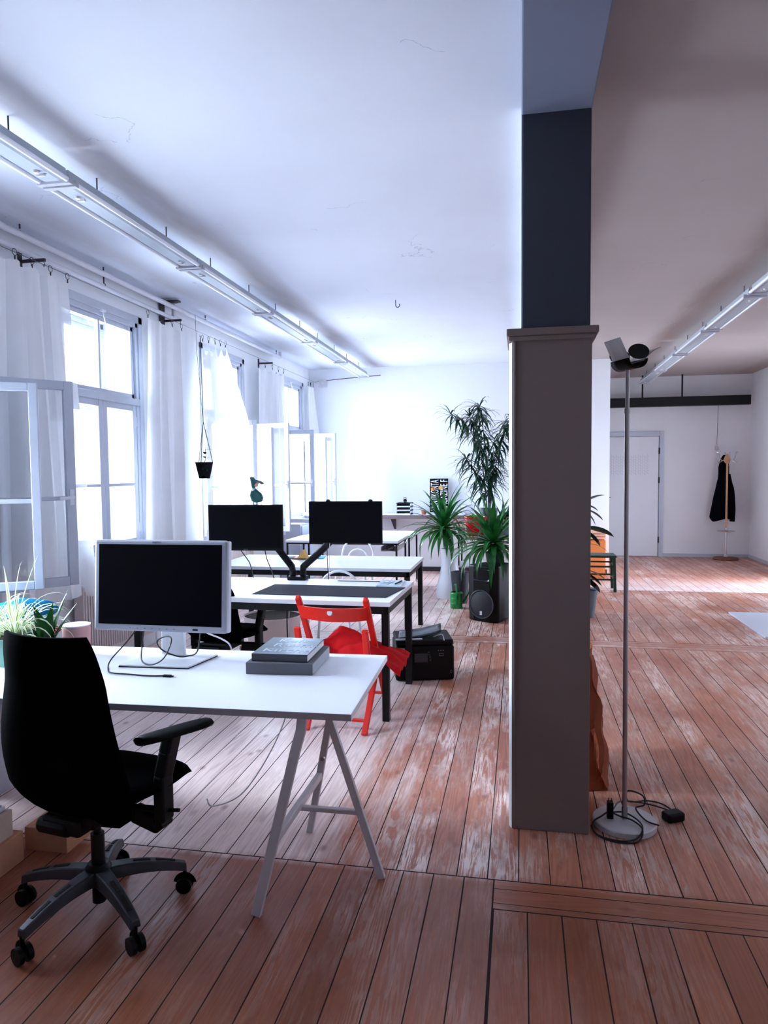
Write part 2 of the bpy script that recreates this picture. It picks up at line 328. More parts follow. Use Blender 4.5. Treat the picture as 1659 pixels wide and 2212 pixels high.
# ------------------------------------------------------------------ mesh helpers
class MB:
    def __init__(s): s.v = []; s.f = []; s.uv = {}
    def add(s, vs, fs, uvs=None):
        o = len(s.v); s.v += [Vector(p) for p in vs]
        for i, f in enumerate(fs):
            if uvs: s.uv[len(s.f)] = uvs[i]
            s.f.append([o + k for k in f])
        return s
    def box(s, p0, p1, T=None):
        x0, y0, z0 = p0; x1, y1, z1 = p1
        vs = [Vector(q) for q in ((x0,y0,z0),(x1,y0,z0),(x1,y1,z0),(x0,y1,z0),(x0,y0,z1),(x1,y0,z1),(x1,y1,z1),(x0,y1,z1))]
        if T: vs = [T @ v for v in vs]
        return s.add(vs, [(0,3,2,1),(4,5,6,7),(0,1,5,4),(1,2,6,5),(2,3,7,6),(3,0,4,7)])
    def bar(s, a, b, w, d, up=(0,0,1)):
        a = Vector(a); b = Vector(b); t = (b - a).normalized(); up = Vector(up)
        if abs(t.dot(up)) > .99: up = Vector((0,1,0))
        r = t.cross(up).normalized() * w / 2; q = r.cross(t).normalized() * d / 2
        vs = [a-r-q, a+r-q, a+r+q, a-r+q, b-r-q, b+r-q, b+r+q, b-r+q]
        return s.add(vs, [(0,3,2,1),(4,5,6,7),(0,1,5,4),(1,2,6,5),(2,3,7,6),(3,0,4,7)])
    def tube(s, path, rad, seg=8, cap=True, closed=False):
        pts = [Vector(p) for p in path]; n = len(pts)
        R = rad if isinstance(rad, (list, tuple)) else [rad] * n
        prev = None; rings = []
        for i, p in enumerate(pts):
            if closed: t = pts[(i+1) % n] - pts[i-1]
            else: t = pts[min(i+1, n-1)] - pts[max(i-1, 0)]
            t.normalize()
            if prev is None:
                nrm = t.orthogonal().normalized()
            else:
                nrm = prev - t * prev.dot(t)
                if nrm.length < 1e-5: nrm = t.orthogonal()
                nrm.normalize()
            prev = nrm; bi = t.cross(nrm)
            rings.append([p + (nrm * math.cos(2*PI*k/seg) + bi * math.sin(2*PI*k/seg)) * R[i] for k in range(seg)])
        vs = [q for r in rings for q in r]; fs = []
        m = n if closed else n - 1
        for i in range(m):
            j = (i + 1) % n
            for k in range(seg):
                fs.append((i*seg+k, i*seg+(k+1)%seg, j*seg+(k+1)%seg, j*seg+k))
        if cap and not closed:
            fs.append(tuple(range(seg-1, -1, -1))); fs.append(tuple((n-1)*seg+k for k in range(seg)))
        return s.add(vs, fs)
    def cyl(s, a, b, r, seg=16, r2=None): return s.tube([a, b], [r, r if r2 is None else r2], seg)
    def lathe(s, prof, c=(0,0,0), seg=24, T=None, capb=True, capt=False):
        c = Vector(c); vs = []; fs = []
        for r, z in prof:
            for k in range(seg):
                a = 2*PI*k/seg; v = Vector((r*math.cos(a), r*math.sin(a), z))
                vs.append((T @ v if T else v) + c)
        for i in range(len(prof)-1):
            for k in range(seg):
                fs.append((i*seg+k, i*seg+(k+1)%seg, (i+1)*seg+(k+1)%seg, (i+1)*seg+k))
        if capb: fs.append(tuple(range(seg-1,-1,-1)))
        if capt: fs.append(tuple((len(prof)-1)*seg+k for k in range(seg)))
        return s.add(vs, fs)
    def prism(s, poly, h, T=None, z0=0.0):
        n = len(poly); vs = [Vector((p[0], p[1], z0)) for p in poly] + [Vector((p[0], p[1], z0+h)) for p in poly]
        if T: vs = [T @ v for v in vs]
        fs = [tuple(range(n-1,-1,-1)), tuple(range(n, 2*n))] + [(i, (i+1)%n, n+(i+1)%n, n+i) for i in range(n)]
        return s.add(vs, fs)
    def grid(s, fn, nu, nv, uv=False):
        vs = [fn(i/nu, j/nv) for j in range(nv+1) for i in range(nu+1)]
        fs = [(j*(nu+1)+i, j*(nu+1)+i+1, (j+1)*(nu+1)+i+1, (j+1)*(nu+1)+i) for j in range(nv) for i in range(nu)]
        us = [[(i/nu,j/nv),((i+1)/nu,j/nv),((i+1)/nu,(j+1)/nv),(i/nu,(j+1)/nv)] for j in range(nv) for i in range(nu)] if uv else None
        return s.add(vs, fs, us)
    def leaf(s, base, az, elev, length, width, droop=1.0, n=7, fold=.25, tip=.0, roll=0.0, wprof=None, curl=1.0):
        """one strap or blade leaf that leaves base at an elevation and droops; u of the UV runs across it"""
        p = Vector(base); d = Vector((math.cos(az), math.sin(az), 0)); side = Vector((-math.sin(az), math.cos(az), 0))
        ang = elev; st = length / n; vs = []; us = []
        for i in range(n+1):
            t = i / n
            w = (wprof(t) if wprof else math.sin(PI * min(1, .12 + .88*t) ** .8)) * width / 2
            if i == n: w = width * .02
            tang = d * math.cos(ang) + Vector((0,0,1)) * math.sin(ang)
            nn = side.cross(tang).normalized() * -1
            sd = (side * math.cos(roll) + nn * math.sin(roll))
            vs += [p - sd*w + nn*w*fold, p.copy(), p + sd*w + nn*w*fold]
            p = p + tang * st
            ang -= droop * (t ** curl + .15) / n * 1.6
            if ang < -PI*.49: ang = -PI*.49
        fs = []
        for i in range(n):
            for k in (0, 1):
                fs.append((i*3+k, i*3+k+1, i*3+4+k, i*3+3+k))
                us.append([(k/2,i/n),((k+1)/2,i/n),((k+1)/2,(i+1)/n),(k/2,(i+1)/n)])
        return s.add(vs, fs, us)
    def text(s, body, size, T, extrude=.0004, align='LEFT'):
        cu = bpy.data.curves.new('lettering', 'FONT'); cu.body = body; cu.size = size; cu.extrude = extrude
        cu.align_x = align; cu.resolution_u = 3
        ob = bpy.data.objects.new('lettering', cu); COL.objects.link(ob)
        dg = bpy.context.evaluated_depsgraph_get(); me = ob.evaluated_get(dg).to_mesh()
        s.add([T @ v.co for v in me.vertices], [tuple(p.vertices) for p in me.polygons])
        ob.evaluated_get(dg).to_mesh_clear()
        bpy.data.objects.remove(ob); bpy.data.curves.remove(cu)
        return s
    def build(s, name, material, parent=None, smooth=False, bevel=0.0, loc=None, world=False, subsurf=0, solid=0.0):
        off = Vector((0,0,0))
        if parent is not None and world:
            off = parent.matrix_basis.translation.copy() if not parent.parent else (parent.parent.matrix_basis.translation + parent.matrix_basis.translation)
        if loc is not None and parent is None: off = Vector(loc)
        me = bpy.data.meshes.new(name)
        me.from_pydata([v - off for v in s.v], [], s.f)
        if s.uv:
            ul = me.uv_layers.new(name='UVMap')
            for pi, pl in enumerate(me.polygons):
                if pi in s.uv:
                    for k, li in enumerate(pl.loop_indices): ul.data[li].uv = s.uv[pi][k]
        bm = bmesh.new(); bm.from_mesh(me); bmesh.ops.recalc_face_normals(bm, faces=bm.faces); bm.to_mesh(me); bm.free()
        if smooth:
            for pl in me.polygons: pl.use_smooth = True
        me.materials.append(material)
        o = bpy.data.objects.new(name, me); COL.objects.link(o)
        if parent is not None: o.parent = parent
        elif loc is not None: o.location = loc
        if bevel > 0:
            b = o.modifiers.new('bevel', 'BEVEL'); b.width = bevel; b.segments = 2; b.limit_method = 'ANGLE'; b.angle_limit = math.radians(50)
        if solid > 0:
            b = o.modifiers.new('thickness', 'SOLIDIFY'); b.thickness = solid; b.offset = 0
        if subsurf:
            b = o.modifiers.new('subdivision', 'SUBSURF'); b.levels = subsurf; b.render_levels = subsurf
        if smooth:
            try:
                me.set_sharp_from_angle(angle=math.radians(42))
            except Exception: pass
        return o

def tag(o, label=None, cat=None, group=None, kind=None):
    if label: o['label'] = label
    if cat: o['category'] = cat
    if group: o['group'] = group
    if kind: o['kind'] = kind
    return o
def thing(name, label, cat, loc=(0,0,0), rz=0.0, group=None):
    o = bpy.data.objects.new(name, None); COL.objects.link(o)
    o.empty_display_size = .1; o.location = loc; o.rotation_euler = (0,0,rz)
    return tag(o, label, cat, group)
def lab(o, l): o['label'] = l; return o
def copy_tree(o, parent=None):
    c = o.copy(); COL.objects.link(c)
    if parent is not None: c.parent = parent
    for ch in [k for k in bpy.data.objects if k.parent == o]: copy_tree(ch, c)
    return c
def RZ(a): return Matrix.Rotation(a, 4, 'Z')
def TR(x, y, z): return Matrix.Translation((x, y, z))
def arc(c, r, a0, a1, n, plane='xz'):
    out = []
    for i in range(n+1):
        a = a0 + (a1-a0)*i/n; u, v = r*math.cos(a), r*math.sin(a)
        out.append((c[0]+u, c[1], c[2]+v) if plane == 'xz' else ((c[0]+u, c[1]+v, c[2]) if plane == 'xy' else (c[0], c[1]+u, c[2]+v)))
    return out
def smooth_path(pts, n=6):
    P = [Vector(p) for p in pts]; out = []
    for i in range(len(P)-1):
        p0 = P[max(i-1,0)]; p1 = P[i]; p2 = P[i+1]; p3 = P[min(i+2,len(P)-1)]
        for k in range(n):
            t = k/n
            out.append(.5*((2*p1) + (p2-p0)*t + (2*p0-5*p1+4*p2-p3)*t*t + (3*p1-p0-3*p2+p3)*t**3))
    out.append(P[-1]); return out

# ------------------------------------------------------------------ room shell
CZ = 3.27; XL = -3.40; XR = 4.02; YF = 11.32; YR = 13.72; YB = -1.6; OUT = -3.92
def struct(name, mb, m, **k): return tag(mb.build(name, m, **k), kind='structure')
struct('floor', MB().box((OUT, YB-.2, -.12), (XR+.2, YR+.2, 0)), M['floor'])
struct('ceiling', MB().box((OUT, YB-.2, CZ), (.292, YR+.2, CZ+.15)), M['ceiling'])
struct('ceiling', MB().box((.292, YB-.2, CZ), (XR+.2, YR+.2, CZ+.15)), ceiling_paint('shaded_ceiling_plaster', rgb(178, 170, 168), 1.78, 3.9))  # right half given a darker colour to imitate its dimmer light
WC = [2.95, 5.42, 7.87, 10.33]; WH = .57; ZS = .93; ZT = 2.96
wl = MB(); ys = [YB-.2]
for c in WC: ys += [c-WH, c+WH]
ys.append(YF+.2)
for i in range(0, len(ys), 2): wl.box((OUT, ys[i], 0), (XL, ys[i+1], CZ))
for c in WC:
    wl.box((OUT, c-WH, 0), (XL, c+WH, ZS)); wl.box((OUT, c-WH, ZT), (XL, c+WH, CZ))
struct('wall_left', wl, M['wall'])
struct('wall_far', MB().box((OUT, YF, 0), (1.33, YF+.2, CZ)), M['wall'])
struct('wall_left', MB().box((1.13, YF+.2, 0), (1.33, YR, CZ)), M['wall'])
struct('wall_back', MB().box((1.13, YR, 0), (XR+.2, YR+.2, CZ)), M['wall'])
WR0, WR1 = 10.15, 10.75
struct('wall_right', MB().box((XR, YB-.2, 0), (XR+.2, WR0, CZ)).box((XR, WR1, 0), (XR+.2, YR, CZ)).box((XR, WR0, 2.3), (XR+.2, WR1, CZ)).box((XR, WR0, 0), (XR+.2, WR1, .12)), M['wall'])
struct('wall_rear', MB().box((OUT, YB-.2, 0), (XR, YB, CZ)), M['wall'])
struct('baseboard_far', MB().box((-3.3, YF-.018, 0), (1.3, YF, .07)), M['rust'])
struct('baseboard_back', MB().box((2.56, YR-.015, 0), (XR, YR, .06)), M['white_paint'])
struct('baseboard_right', MB().box((XR-.015, WR1+.1, 0), (XR, YR-.02, .06)), M['white_paint'])

# pillar with casing and beam
PX0, PX1, PY0, PY1 = -.036, .296, 3.155, 3.50
pb = MB().box((PX0, PY0, 0), (PX1, PY1, 2.19))
pil = tag(pb.build('trim_1', M['post_shaded'], bevel=.004), 'boxed pillar casing toned dark for shade, standing in the middle of the floor', kind='structure')
MB().box((PX0-.016, PY0-.014, 2.155), (PX1+.016, PY1+.014, 2.175)).box((PX0-.024, PY0-.022, 2.175), (PX1+.026, PY1+.022, 2.205)).build('cap_moulding', M['post_shaded'], pil, bevel=.004)
lab(MB().prism([(PX0-.014, PY0+.03), (PX0-.001, PY0+.002), (PX0-.001, PY1), (PX0-.014, PY1)], 2.15).build('lit_side_board', M['wall'], pil), 'white board added as the lit side')  # separate white board added to show the window-lit side of the pillar
MB().box((PX0+.006, PY0-.004, 0), (PX0+.016, PY0+.001, 2.15)).build('corner_strip', M['post_shaded'], pil, bevel=.002)
up = MB().box((.002, 3.17, 2.205), (.290, 3.46, 3.13))
struct('trim_2', up, M['post_blue'], bevel=.008)
bmv = MB()
sh = [(.002, -.0), (.305, -.0)]
def beam_fn(u, v):
    y = YB + (3.17 - YB) * v
    return Vector((.002 + (.288 + .02*(1-v)*1.2) * u, y, 3.10 - .0*v))
bmv.box((.002, YB, 3.105), (.292, 3.46, CZ)); 
struct('trim_3', bmv, M['beam_blue'], bevel=.006)
struct('trim_4', MB().box((.002, 3.46, 3.16), (.292, YF, CZ)), M['wall'], bevel=.004)

# ------------------------------------------------------------------ windows
def sash(name, w, h, parent, loc, rz, flip=1, pane=True, handle=False, muntin=True, th=.042, fr=.058):
    """casement hinged at its local x=0 edge, running along +x; thickness in y"""
    o = MB()
    o.box((0,-th/2,0),(fr,th/2,h)).box((w-fr,-th/2,0),(w,th/2,h)).box((fr,-th/2,0),(w-fr,th/2,fr)).box((fr,-th/2,h-fr),(w-fr,th/2,h))
    if muntin: o.box((fr,-.014,h*.42),(w-fr,.014,h*.42+.026))
    s = o.build(name, M['white_paint'], parent, bevel=.004)
    s.location = loc; s.rotation_euler = (0,0,rz)
    g = MB().box((fr-.006,-.002,fr-.006),(w-fr+.006,.002,h-fr+.006)).build('pane', M['glass'], s)
    for q in (.12, .88): MB().cyl((-.004, th*.45, h*q-.04), (-.004, th*.45, h*q+.04), .008, 8).build('hinge', M['white_metal'], s, smooth=True)
    if handle:
        hh = h*.42+.02
        MB().box((w-fr*.7, -th/2-.008, hh-.05), (w-fr*.3, -th/2, hh+.05)).tube([(w-fr*.5,-th/2,hh),(w-fr*.5,-th/2-.04,hh),(w-fr*.5-.09,-th/2-.045,hh-.01)], [.009,.009,.012], 8).build('handle', M['light_plastic'], s, smooth=True)
    return s
WZ0, WZT = .97, 2.20
def window(n, c, opens, label):
    r = bpy.data.objects.new('window_%d' % n, None); COL.objects.link(r); r.location = (XL, c, 0); r['kind'] = 'structure'; r['label'] = label
    H0, H1 = ZS, ZT
    for nm, x0, x1 in (('frame', -.09, -.0), ('outer_frame', -.40, -.34)):
        f = MB()
        f.box((x0, -WH, H0), (x1, -WH+.045, H1)).box((x0, WH-.045, H0), (x1, WH, H1)).box((x0, -WH, H1-.05), (x1, WH, H1)).box((x0, -WH, H0), (x1, WH, H0+.045))
        f.box((x0, -WH, 2.215), (x1+.012, WH, 2.275))
        if nm == 'frame':
            f.box((0, -WH-.055, H0-.03), (.014, -WH+.01, H1+.05)).box((0, WH-.01, H0-.03), (.014, WH+.055, H1+.05)).box((0, -WH-.055, H1-.01), (.014, WH+.055, H1+.055))
        f.build(nm, M['white_paint'], r, bevel=.003)
    # upper light: two panes with a mullion
    for x0 in (-.06, -.385):
        t = MB(); a, b_ = -WH+.045, WH-.045
        t.box((x0, a, 2.275), (x0+.035, a+.04, H1-.05)).box((x0, b_-.04, 2.275), (x0+.035, b_, H1-.05)).box((x0, a, 2.275), (x0+.035, b_, 2.315)).box((x0, a, H1-.09), (x0+.035, b_, H1-.05)).box((x0, -.012, 2.3), (x0+.035, .012, H1-.07))
        tt = t.build('transom_light', M['white_paint'], r, bevel=.003)
        MB().box((x0+.015, a+.03, 2.3), (x0+.019, b_-.03, H1-.06)).build('pane', M['glass'], tt)
    MB().box((-.34, -WH, H0-.005), (-.09, WH, H0+.012)).build('box_sill', M['white_paint'], r)
    MB().box((0, -WH-.05, H0-.05), (.05, WH+.05, H0-.015)).build('sill', M['white_paint'], r, bevel=.005)
    # rod latch on the upper light
    MB().box((.0, -.03, H1-.02), (.03, .03, H1-.005)).tube([(.02,0,H1-.02),(.035,0,H1-.09),(.03,.02,H1-.12)], .006, 6).build('latch', M['white_metal'], r, smooth=True)
    w = WH-.045; h = WZT-WZ0+.02
    # closed casements (inner layer) or open ones, and the outer layer
    for side in (-1, 1):
        op = opens.get(('in', side)); 
        y0 = side*(WH-.045)
        if op is None:
            # hinge at y0, runs toward the middle
            sash('casement', w-.004, h, r, (-.03, y0, WZ0), -PI/2 if side > 0 else PI/2, handle=(side > 0))
        else:
            (ex, ey, z0, z1) = op
            hx, hy = .015, y0
            dx, dy = ex-XL-hx, ey-c-hy; L = math.hypot(dx, dy)
            sash('casement', L, z1-z0, r, (hx, hy, z0), math.atan2(dy, dx), handle=True)
        op = opens.get(('out', side))
        if op is None:
            sash('outer_casement', w-.004, h, r, (-.36, y0, WZ0), -PI/2 if side > 0 else PI/2)
        else:
            (ex, ey, z0, z1) = op
            hx, hy = .02, y0 - side*.03
            dx, dy = ex-XL-hx, ey-c-hy; L = math.hypot(dx, dy)
            sash('outer_casement', L, z1-z0, r, (hx, hy, z0), math.atan2(dy, dx), fr=.05)
    return r
window(1, WC[0], {('in',1): (-2.86, 4.20, .88, 2.20), ('out',1): (-2.80, 3.78, .92, 2.14)}, 'casement window nearest the viewer with its sash swung open')
window(2, WC[1], {}, 'closed casement window behind the silver monitor')
window(3, WC[2], {('in',-1): (-2.98, 7.80, .88, 2.2), ('in',1): (-2.76, 8.32, .88, 2.2), ('out',1): (-2.90, 8.12, .92, 2.14)}, 'casement window with a sash standing open on each side')
window(4, WC[3], {('in',-1): (-2.86, 9.72, .88, 2.2), ('in',1): (-2.80, 10.70, .88, 2.2), ('out',1): (-2.92, 10.58, .92, 2.14)}, 'farthest casement window with open sashes next to the far wall')

rw = bpy.data.objects.new('window_5', None); COL.objects.link(rw); rw.location = (XR, (WR0+WR1)/2, 0); tag(rw, 'tall window in the right wall beside the coat rack corner', kind='structure')
MB().box((.06, -.30, .12), (.12, -.25, 2.3)).box((.06, .25, .12), (.12, .30, 2.3)).box((.06, -.25, .12), (.12, .25, .18)).box((.06, -.25, 2.25), (.12, .25, 2.3)).build('frame', M['white_paint'], rw, bevel=.003)
MB().box((.088, -.26, .17), (.092, .26, 2.26)).build('pane', M['glass'], rw)
# radiators
def radiator(c, half, label):
    t = thing('radiator', label, 'radiator', (XL+.02, c, 0), group='radiators under the windows')
    b = MB().box((.02, -half, .16), (.10, half, .74))
    k = int(half*2/.034)
    for i in range(k):
        y = -half + .02 + i*(2*half-.04)/k
        b.box((.10, y, .20), (.108, y+.018, .70))
    b.build('panel', M['radiator'], t, bevel=.003)
    g = MB().box((.015, -half-.004, .735), (.105, half+.004, .75))
    g.build('top_grille', M['white_metal'], t)
    MB().cyl((.06, half+.005, .22), (.06, half+.07, .22), .012, 10).cyl((.06, half+.06, 0), (.06, half+.06, .24), .009, 8).build('valve', M['white_metal'], t, smooth=True)
radiator(2.95, .55, 'cream radiator under the window nearest the viewer')
radiator(5.42, .55, 'cream ribbed radiator under the closed window behind the silver monitor')
radiator(7.87, .55, 'cream radiator under the window with two open sashes')

# ------------------------------------------------------------------ doors
d = bpy.data.objects.new('door_1', None); COL.objects.link(d); d.location = (2.02, YR, 0); tag(d, 'white flush door in the back wall with a printed sheet on it', kind='structure')
MB().box((-.56, -.03, .01), (.44, -.0, 2.19)).build('leaf', M['door_white'], d, bevel=.003)
MB().box((.455, -.045, 0), (.53, 0, 2.28)).box((-.69, -.045, 2.2), (.455, 0, 2.28)).box((-.69, -.045, 0), (-.575, 0, 2.2)).build('door_frame', M['white_paint'], d, bevel=.003)
for z in (1.93, 1.40, .31):
    lab(MB().cyl((.452, -.045, z-.055), (.452, -.045, z+.055), .013, 8).build('hinge', M['rust'], d, smooth=True), 'dark hinge')
MB().tube([(-.51, -.03, 1.09), (-.51, -.075, 1.09), (-.40, -.075, 1.09)], .010, 8).build('door_handle', M['rust'], d, smooth=True)
M['print_grey'] = mat('sheet_print', rgb(120, 122, 134), .8)
sg = MB()
for r_ in range(7):
    for q in range(18):
        x = -.42 + q*.039; z = 1.50 + r_*.052 + (.02 if q % 2 else 0)
        sg.box((x, -.0335, z), (x+.030, -.0332, z+.002)).box((x, -.0335, z), (x+.002, -.0332, z+.044)).box((x+.012, -.0335, z+.02), (x+.015, -.0332, z+.024))
ps = MB().box((-.43, -.033, 1.49), (.27, -.031, 1.87)).build('printed_sheet', M['door_white'], d, bevel=0)
sg.build('print', M['print_grey'], ps)

cab = thing('wall_cupboard', 'pale blue cupboard with a chrome lever handle under the farthest window', 'cupboard', (XL+.01, 10.2, 0))
MB().box((0, -.45, 0), (.30, .45, .86)).build('body', M['white_paint'], cab, bevel=.004)
cd = MB().box((.30, -.42, .03), (.322, .10, .83)).build('door', M['cabinet_blue'], cab, bevel=.003)
lab(MB().tube([(.322, -.32, .62), (.37, -.32, .62), (.37, -.22, .61)], .010, 8).cyl((.322,-.32,.56),(.334,-.32,.56),.01,8).build('handle', M['chrome'], cd, smooth=True), 'chrome lever handle')

# ------------------------------------------------------------------ curtains
def lerp(a, b_, t): return Vector(a)*(1-t) + Vector(b_)*t
def curtain(label, tl, tr, bl, br, folds, amp, rings, sag=.06, seed=0, flap=0, mid=None):
    rnd = random.Random(seed)
    t = thing('curtain', label, 'curtain', (tl[0], (tl[1]+tr[1])/2, bl[2]), group='curtains along the window wall')
    ph = [rnd.uniform(0, 6.28) for _ in range(6)]
    dirv = (Vector(tr) - Vector(tl)); dirv.z = 0; dirv.normalize(); nrm = Vector((dirv.y, -dirv.x, 0))
    def fn(u, v):
        if mid:
            ml, mr, mv = mid
            if v < mv: L_, R_ = lerp(tl, ml, v/mv), lerp(tr, mr, v/mv)
            else: L_, R_ = lerp(ml, bl, (v-mv)/(1-mv)), lerp(mr, br, (v-mv)/(1-mv))
        else: L_, R_ = lerp(tl, bl, v), lerp(tr, br, v)
        p = lerp(L_, R_, u)
        a = amp * (.45 + .75*v)
        w = math.sin(2*PI*folds*u + ph[0] + .5*math.sin(v*3+ph[1])) + .45*math.sin(2*PI*folds*1.7*u + ph[2] + v*1.2) + .25*math.sin(2*PI*folds*3.1*u + ph[3])
        p = p + nrm * a * w
        p = p + dirv * a * .6 * math.cos(2*PI*folds*u + ph[4])
        s_ = sag * abs(math.sin(PI * (rings-1) * u)) * max(0, 1 - v*6)
        p.z -= s_
        if v > .98: p.z += .012*math.sin(9*u+ph[5])
        return p
    m = MB().grid(fn, int(26*max(1, folds/3)), 36)
    m.build('cloth', M['curtain'], t, smooth=True, world=True)
    for k in range(rings):
        p = fn(k/(rings-1), 0)
        c = Vector((p.x, p.y, p.z+.035))
        lab(MB().tube(arc(c, .022, 0, 2*PI*.96, 12, 'yz'), .0022, 5).cyl((p.x, p.y, p.z+.014), (p.x, p.y, p.z-.012), .005, 6).build('curtain_ring', M['rust'], t, world=True, smooth=True), 'dark clip ring')
    return t
XC = -3.25
curtain('long white curtain with blue-grey folds left of the window behind the silver monitor', (XC, 4.02, 3.02), (XC, 4.74, 3.0), (XC-.02, 3.98, .72), (XC-.02, 4.98, .66), 4, .035, 5, sag=.03, seed=3)
curtain('white curtain hanging between the closed window and the hanging pot', (XC, 5.93, 3.0), (XC, 6.56, 3.0), (XC-.02, 5.86, .72), (XC-.02, 6.62, .72), 3, .03, 4, sag=.02, seed=5)
curtain('sunlit white curtain spread over the inward-opened sash beside the hanging pot', (XC+.0, 7.02, 2.98), (XC, 7.62, 3.02), (XC+.04, 6.90, .74), (XC+.28, 7.72, .74), 4, .022, 5, sag=.14, seed=11, mid=((XC+.02, 6.95, 2.25), (XC+.26, 7.60, 2.2), .34))
curtain('wide white curtain with a crumpled left top corner between the two farthest windows', (XC, 8.62, 2.96), (XC, 9.62, 2.99), (XC, 8.56, .74), (XC, 9.55, .74), 4, .03, 5, sag=.05, seed=17)
curtain('narrow white curtain bunched in the far left corner of the room', (XC-.06, 11.0, 2.98), (XC-.04, 11.20, 2.98), (XC-.04, 11.02, .9), (XC+.18, 11.22, .9), 2, .018, 3, sag=.03, seed=23)
tag(MB().tube([(XC, -.9, 3.065), (XC, 11.3, 3.045)], .0025, 5).build('curtain_wire', M['wire'], loc=(XC, 5, 3.06)), 'thin steel curtain wire stretched along the window wall', 'wire')
def bracket(y, z, label):
    t = thing('curtain_bracket', label, 'bracket', (XL, y, z), group='curtain wire brackets')
    MB().box((0, -.02, -.06), (.010, .02, .06)).build('wall_plate', M['rust'], t, bevel=.002)
    MB().box((.01, -.008, -.010), (.20, .008, .010)).tube([(.19,0,-.01),(.19,.01,-.03),(.19,0,-.045),(.19,-.01,-.035)], .0025, 5).build('arm', M['rust'], t)
bracket(4.45, 3.07, 'dark curtain bracket above the curtain nearest the viewer')
bracket(6.45, 3.07, 'dark curtain bracket above the curtain right of the closed window')
bracket(9.02, 3.04, 'dark curtain bracket above the wide curtain near the far windows')

# ------------------------------------------------------------------ pipes
pp = thing('heating_pipe', 'long white pipe running under the ceiling along the window wall', 'pipe', (-3.28, 5, 3.2))
MB().cyl((-3.28, -1.5, 3.215), (-3.28, 9.55, 3.195), .022, 12).cyl((-3.28, 9.55, 3.195), (-3.28, 9.55, CZ), .022, 12).build('pipe', M['pipe'], pp, world=True, smooth=True)
for y in (4.31, 7.16, 9.40):
    lab(MB().tube([(-3.28, y, CZ), (-3.28, y, 3.24)], .006, 6).tube(arc((-3.28, y, 3.2), .028, -PI*.2, PI*1.1, 8, 'yz'), .004, 5).build('pipe_clamp', M['rust'], pp, world=True, smooth=True), 'dark iron clamp')
p2 = thing('heating_pipe', 'shorter white pipe below the long one ending in an upward bend', 'pipe', (-3.31, 3, 3.1))
MB().tube(smooth_path([(-3.31, -1.5, 3.14), (-3.31, 3, 3.125), (-3.31, 6.42, 3.105), (-3.31, 6.50, 3.13), (-3.31, 6.51, 3.2), (-3.31, 6.51, CZ)], 5), .018, 10).build('pipe', M['pipe'], p2, world=True, smooth=True)
lab(MB().lathe([(.05,0),(.05,.01)], (-3.31, 6.51, CZ-.012), 14, capt=True).build('ceiling_rose', M['rust'], p2, world=True), 'dark ceiling flange')
lab(MB().tube([(-3.31, 5.33, CZ), (-3.31, 5.33, 3.14)], .006, 6).tube(arc((-3.31, 5.33, 3.12), .026, -PI*.9, PI*.4, 8, 'yz'), .004, 5).build('pipe_clamp', M['rust'], p2, world=True, smooth=True), 'dark iron clamp')
ib = tag(MB().box((-3.39, 6.38, 2.98), (-3.375, 6.46, CZ-.01)).box((-3.375, 6.39, 3.235), (-3.2, 6.45, 3.25)).build('iron_bracket', M['rust'], loc=(-3.39, 6.42, 2.98)), 'dark iron bracket holding the ceiling pipes', 'bracket')

# ------------------------------------------------------------------ fluorescent fixtures
M['holder'] = mat('lamp_holder_plastic', rgb(170, 172, 182), .5, noise=.05, nscale=20)
M['lamp_housing'] = mat('lamp_housing_enamel', rgb(168, 178, 188), .5, noise=.05, nscale=10)
def fixture_proto():
    t = bpy.data.objects.new('fluorescent_lamp', None); COL.objects.link(t)
    L = 1.52
    b = MB(); prof = [(-.055, .085), (.055, .085), (.062, .02), (.04, .012), (-.04, .012), (-.062, .02)]
    T = Matrix(((1,0,0,0),(0,0,1,0),(0,1,0,0),(0,0,0,1)))
    b.prism(prof, L, T=T)
    b.build('housing', M['lamp_housing'], t, bevel=.002)
    for s in (-1, 1):
        MB().cyl((s*.078, .03, .018), (s*.078, L-.03, .018), .0135, 12).build('tube', M['paper_tube'], t, smooth=True)
    for y in (.0, L-.03): MB().box((-.095, y, -.002), (.095, y+.03, .03)).build('lamp_holder', M['holder'], t, bevel=.003)
    for y in (.35, L-.35): lab(MB().cyl((0, y, .085), (0, y, .185), .004, 6).build('hanger', M['rust'], t), 'dark hanger rod')
    for y in (.16, L-.16):
        MB().lathe([(.014,-.004),(.016,.012)], (.0, y, .004), 10).build('fixing', M['grey_metal'], t)
        MB().box((-.02, y+.03, .000), (.02, y+.045, .012)).build('clip', M['grey_metal'], t)
    return t
M['paper_tube'] = mat('unlit_tube', rgb(236, 240, 248), .15, spec=.6)
FP = fixture_proto(); first = True
def fixture(x, y, z, rz, label, group):
    global first
    t = FP if first else copy_tree(FP); first = False
    t.location = (x, y, z); t.rotation_euler = (0, 0, rz); tag(t, label, 'ceiling lamp', group)
ords = ['fifth', 'fourth', 'third', 'second', 'nearest']
for i in range(7):
    y = 11.10 - 1.54*(i+1)
    nm = ['farthest', 'second farthest', 'third farthest', 'fourth farthest', 'fifth farthest', 'sixth farthest', 'nearest'][i]
    fixture(-2.40 + (11.1-y)*.0105 - .03, y, 3.085, .0105, 'unlit white twin-tube ceiling lamp, %s in the row along the windows' % nm, 'twin-tube lamps along the windows')
for i in range(6):
    y = 13.28 - 1.62*(i+1)
    nm = ['farthest', 'second farthest', 'third farthest', 'fourth farthest', 'fifth farthest', 'nearest'][i]
    fixture(2.11 - (13.28-y)*.016, y, 3.085, -.016, 'unlit white twin-tube ceiling lamp, %s in the row right of the pillar' % nm, 'twin-tube lamps right of the pillar')

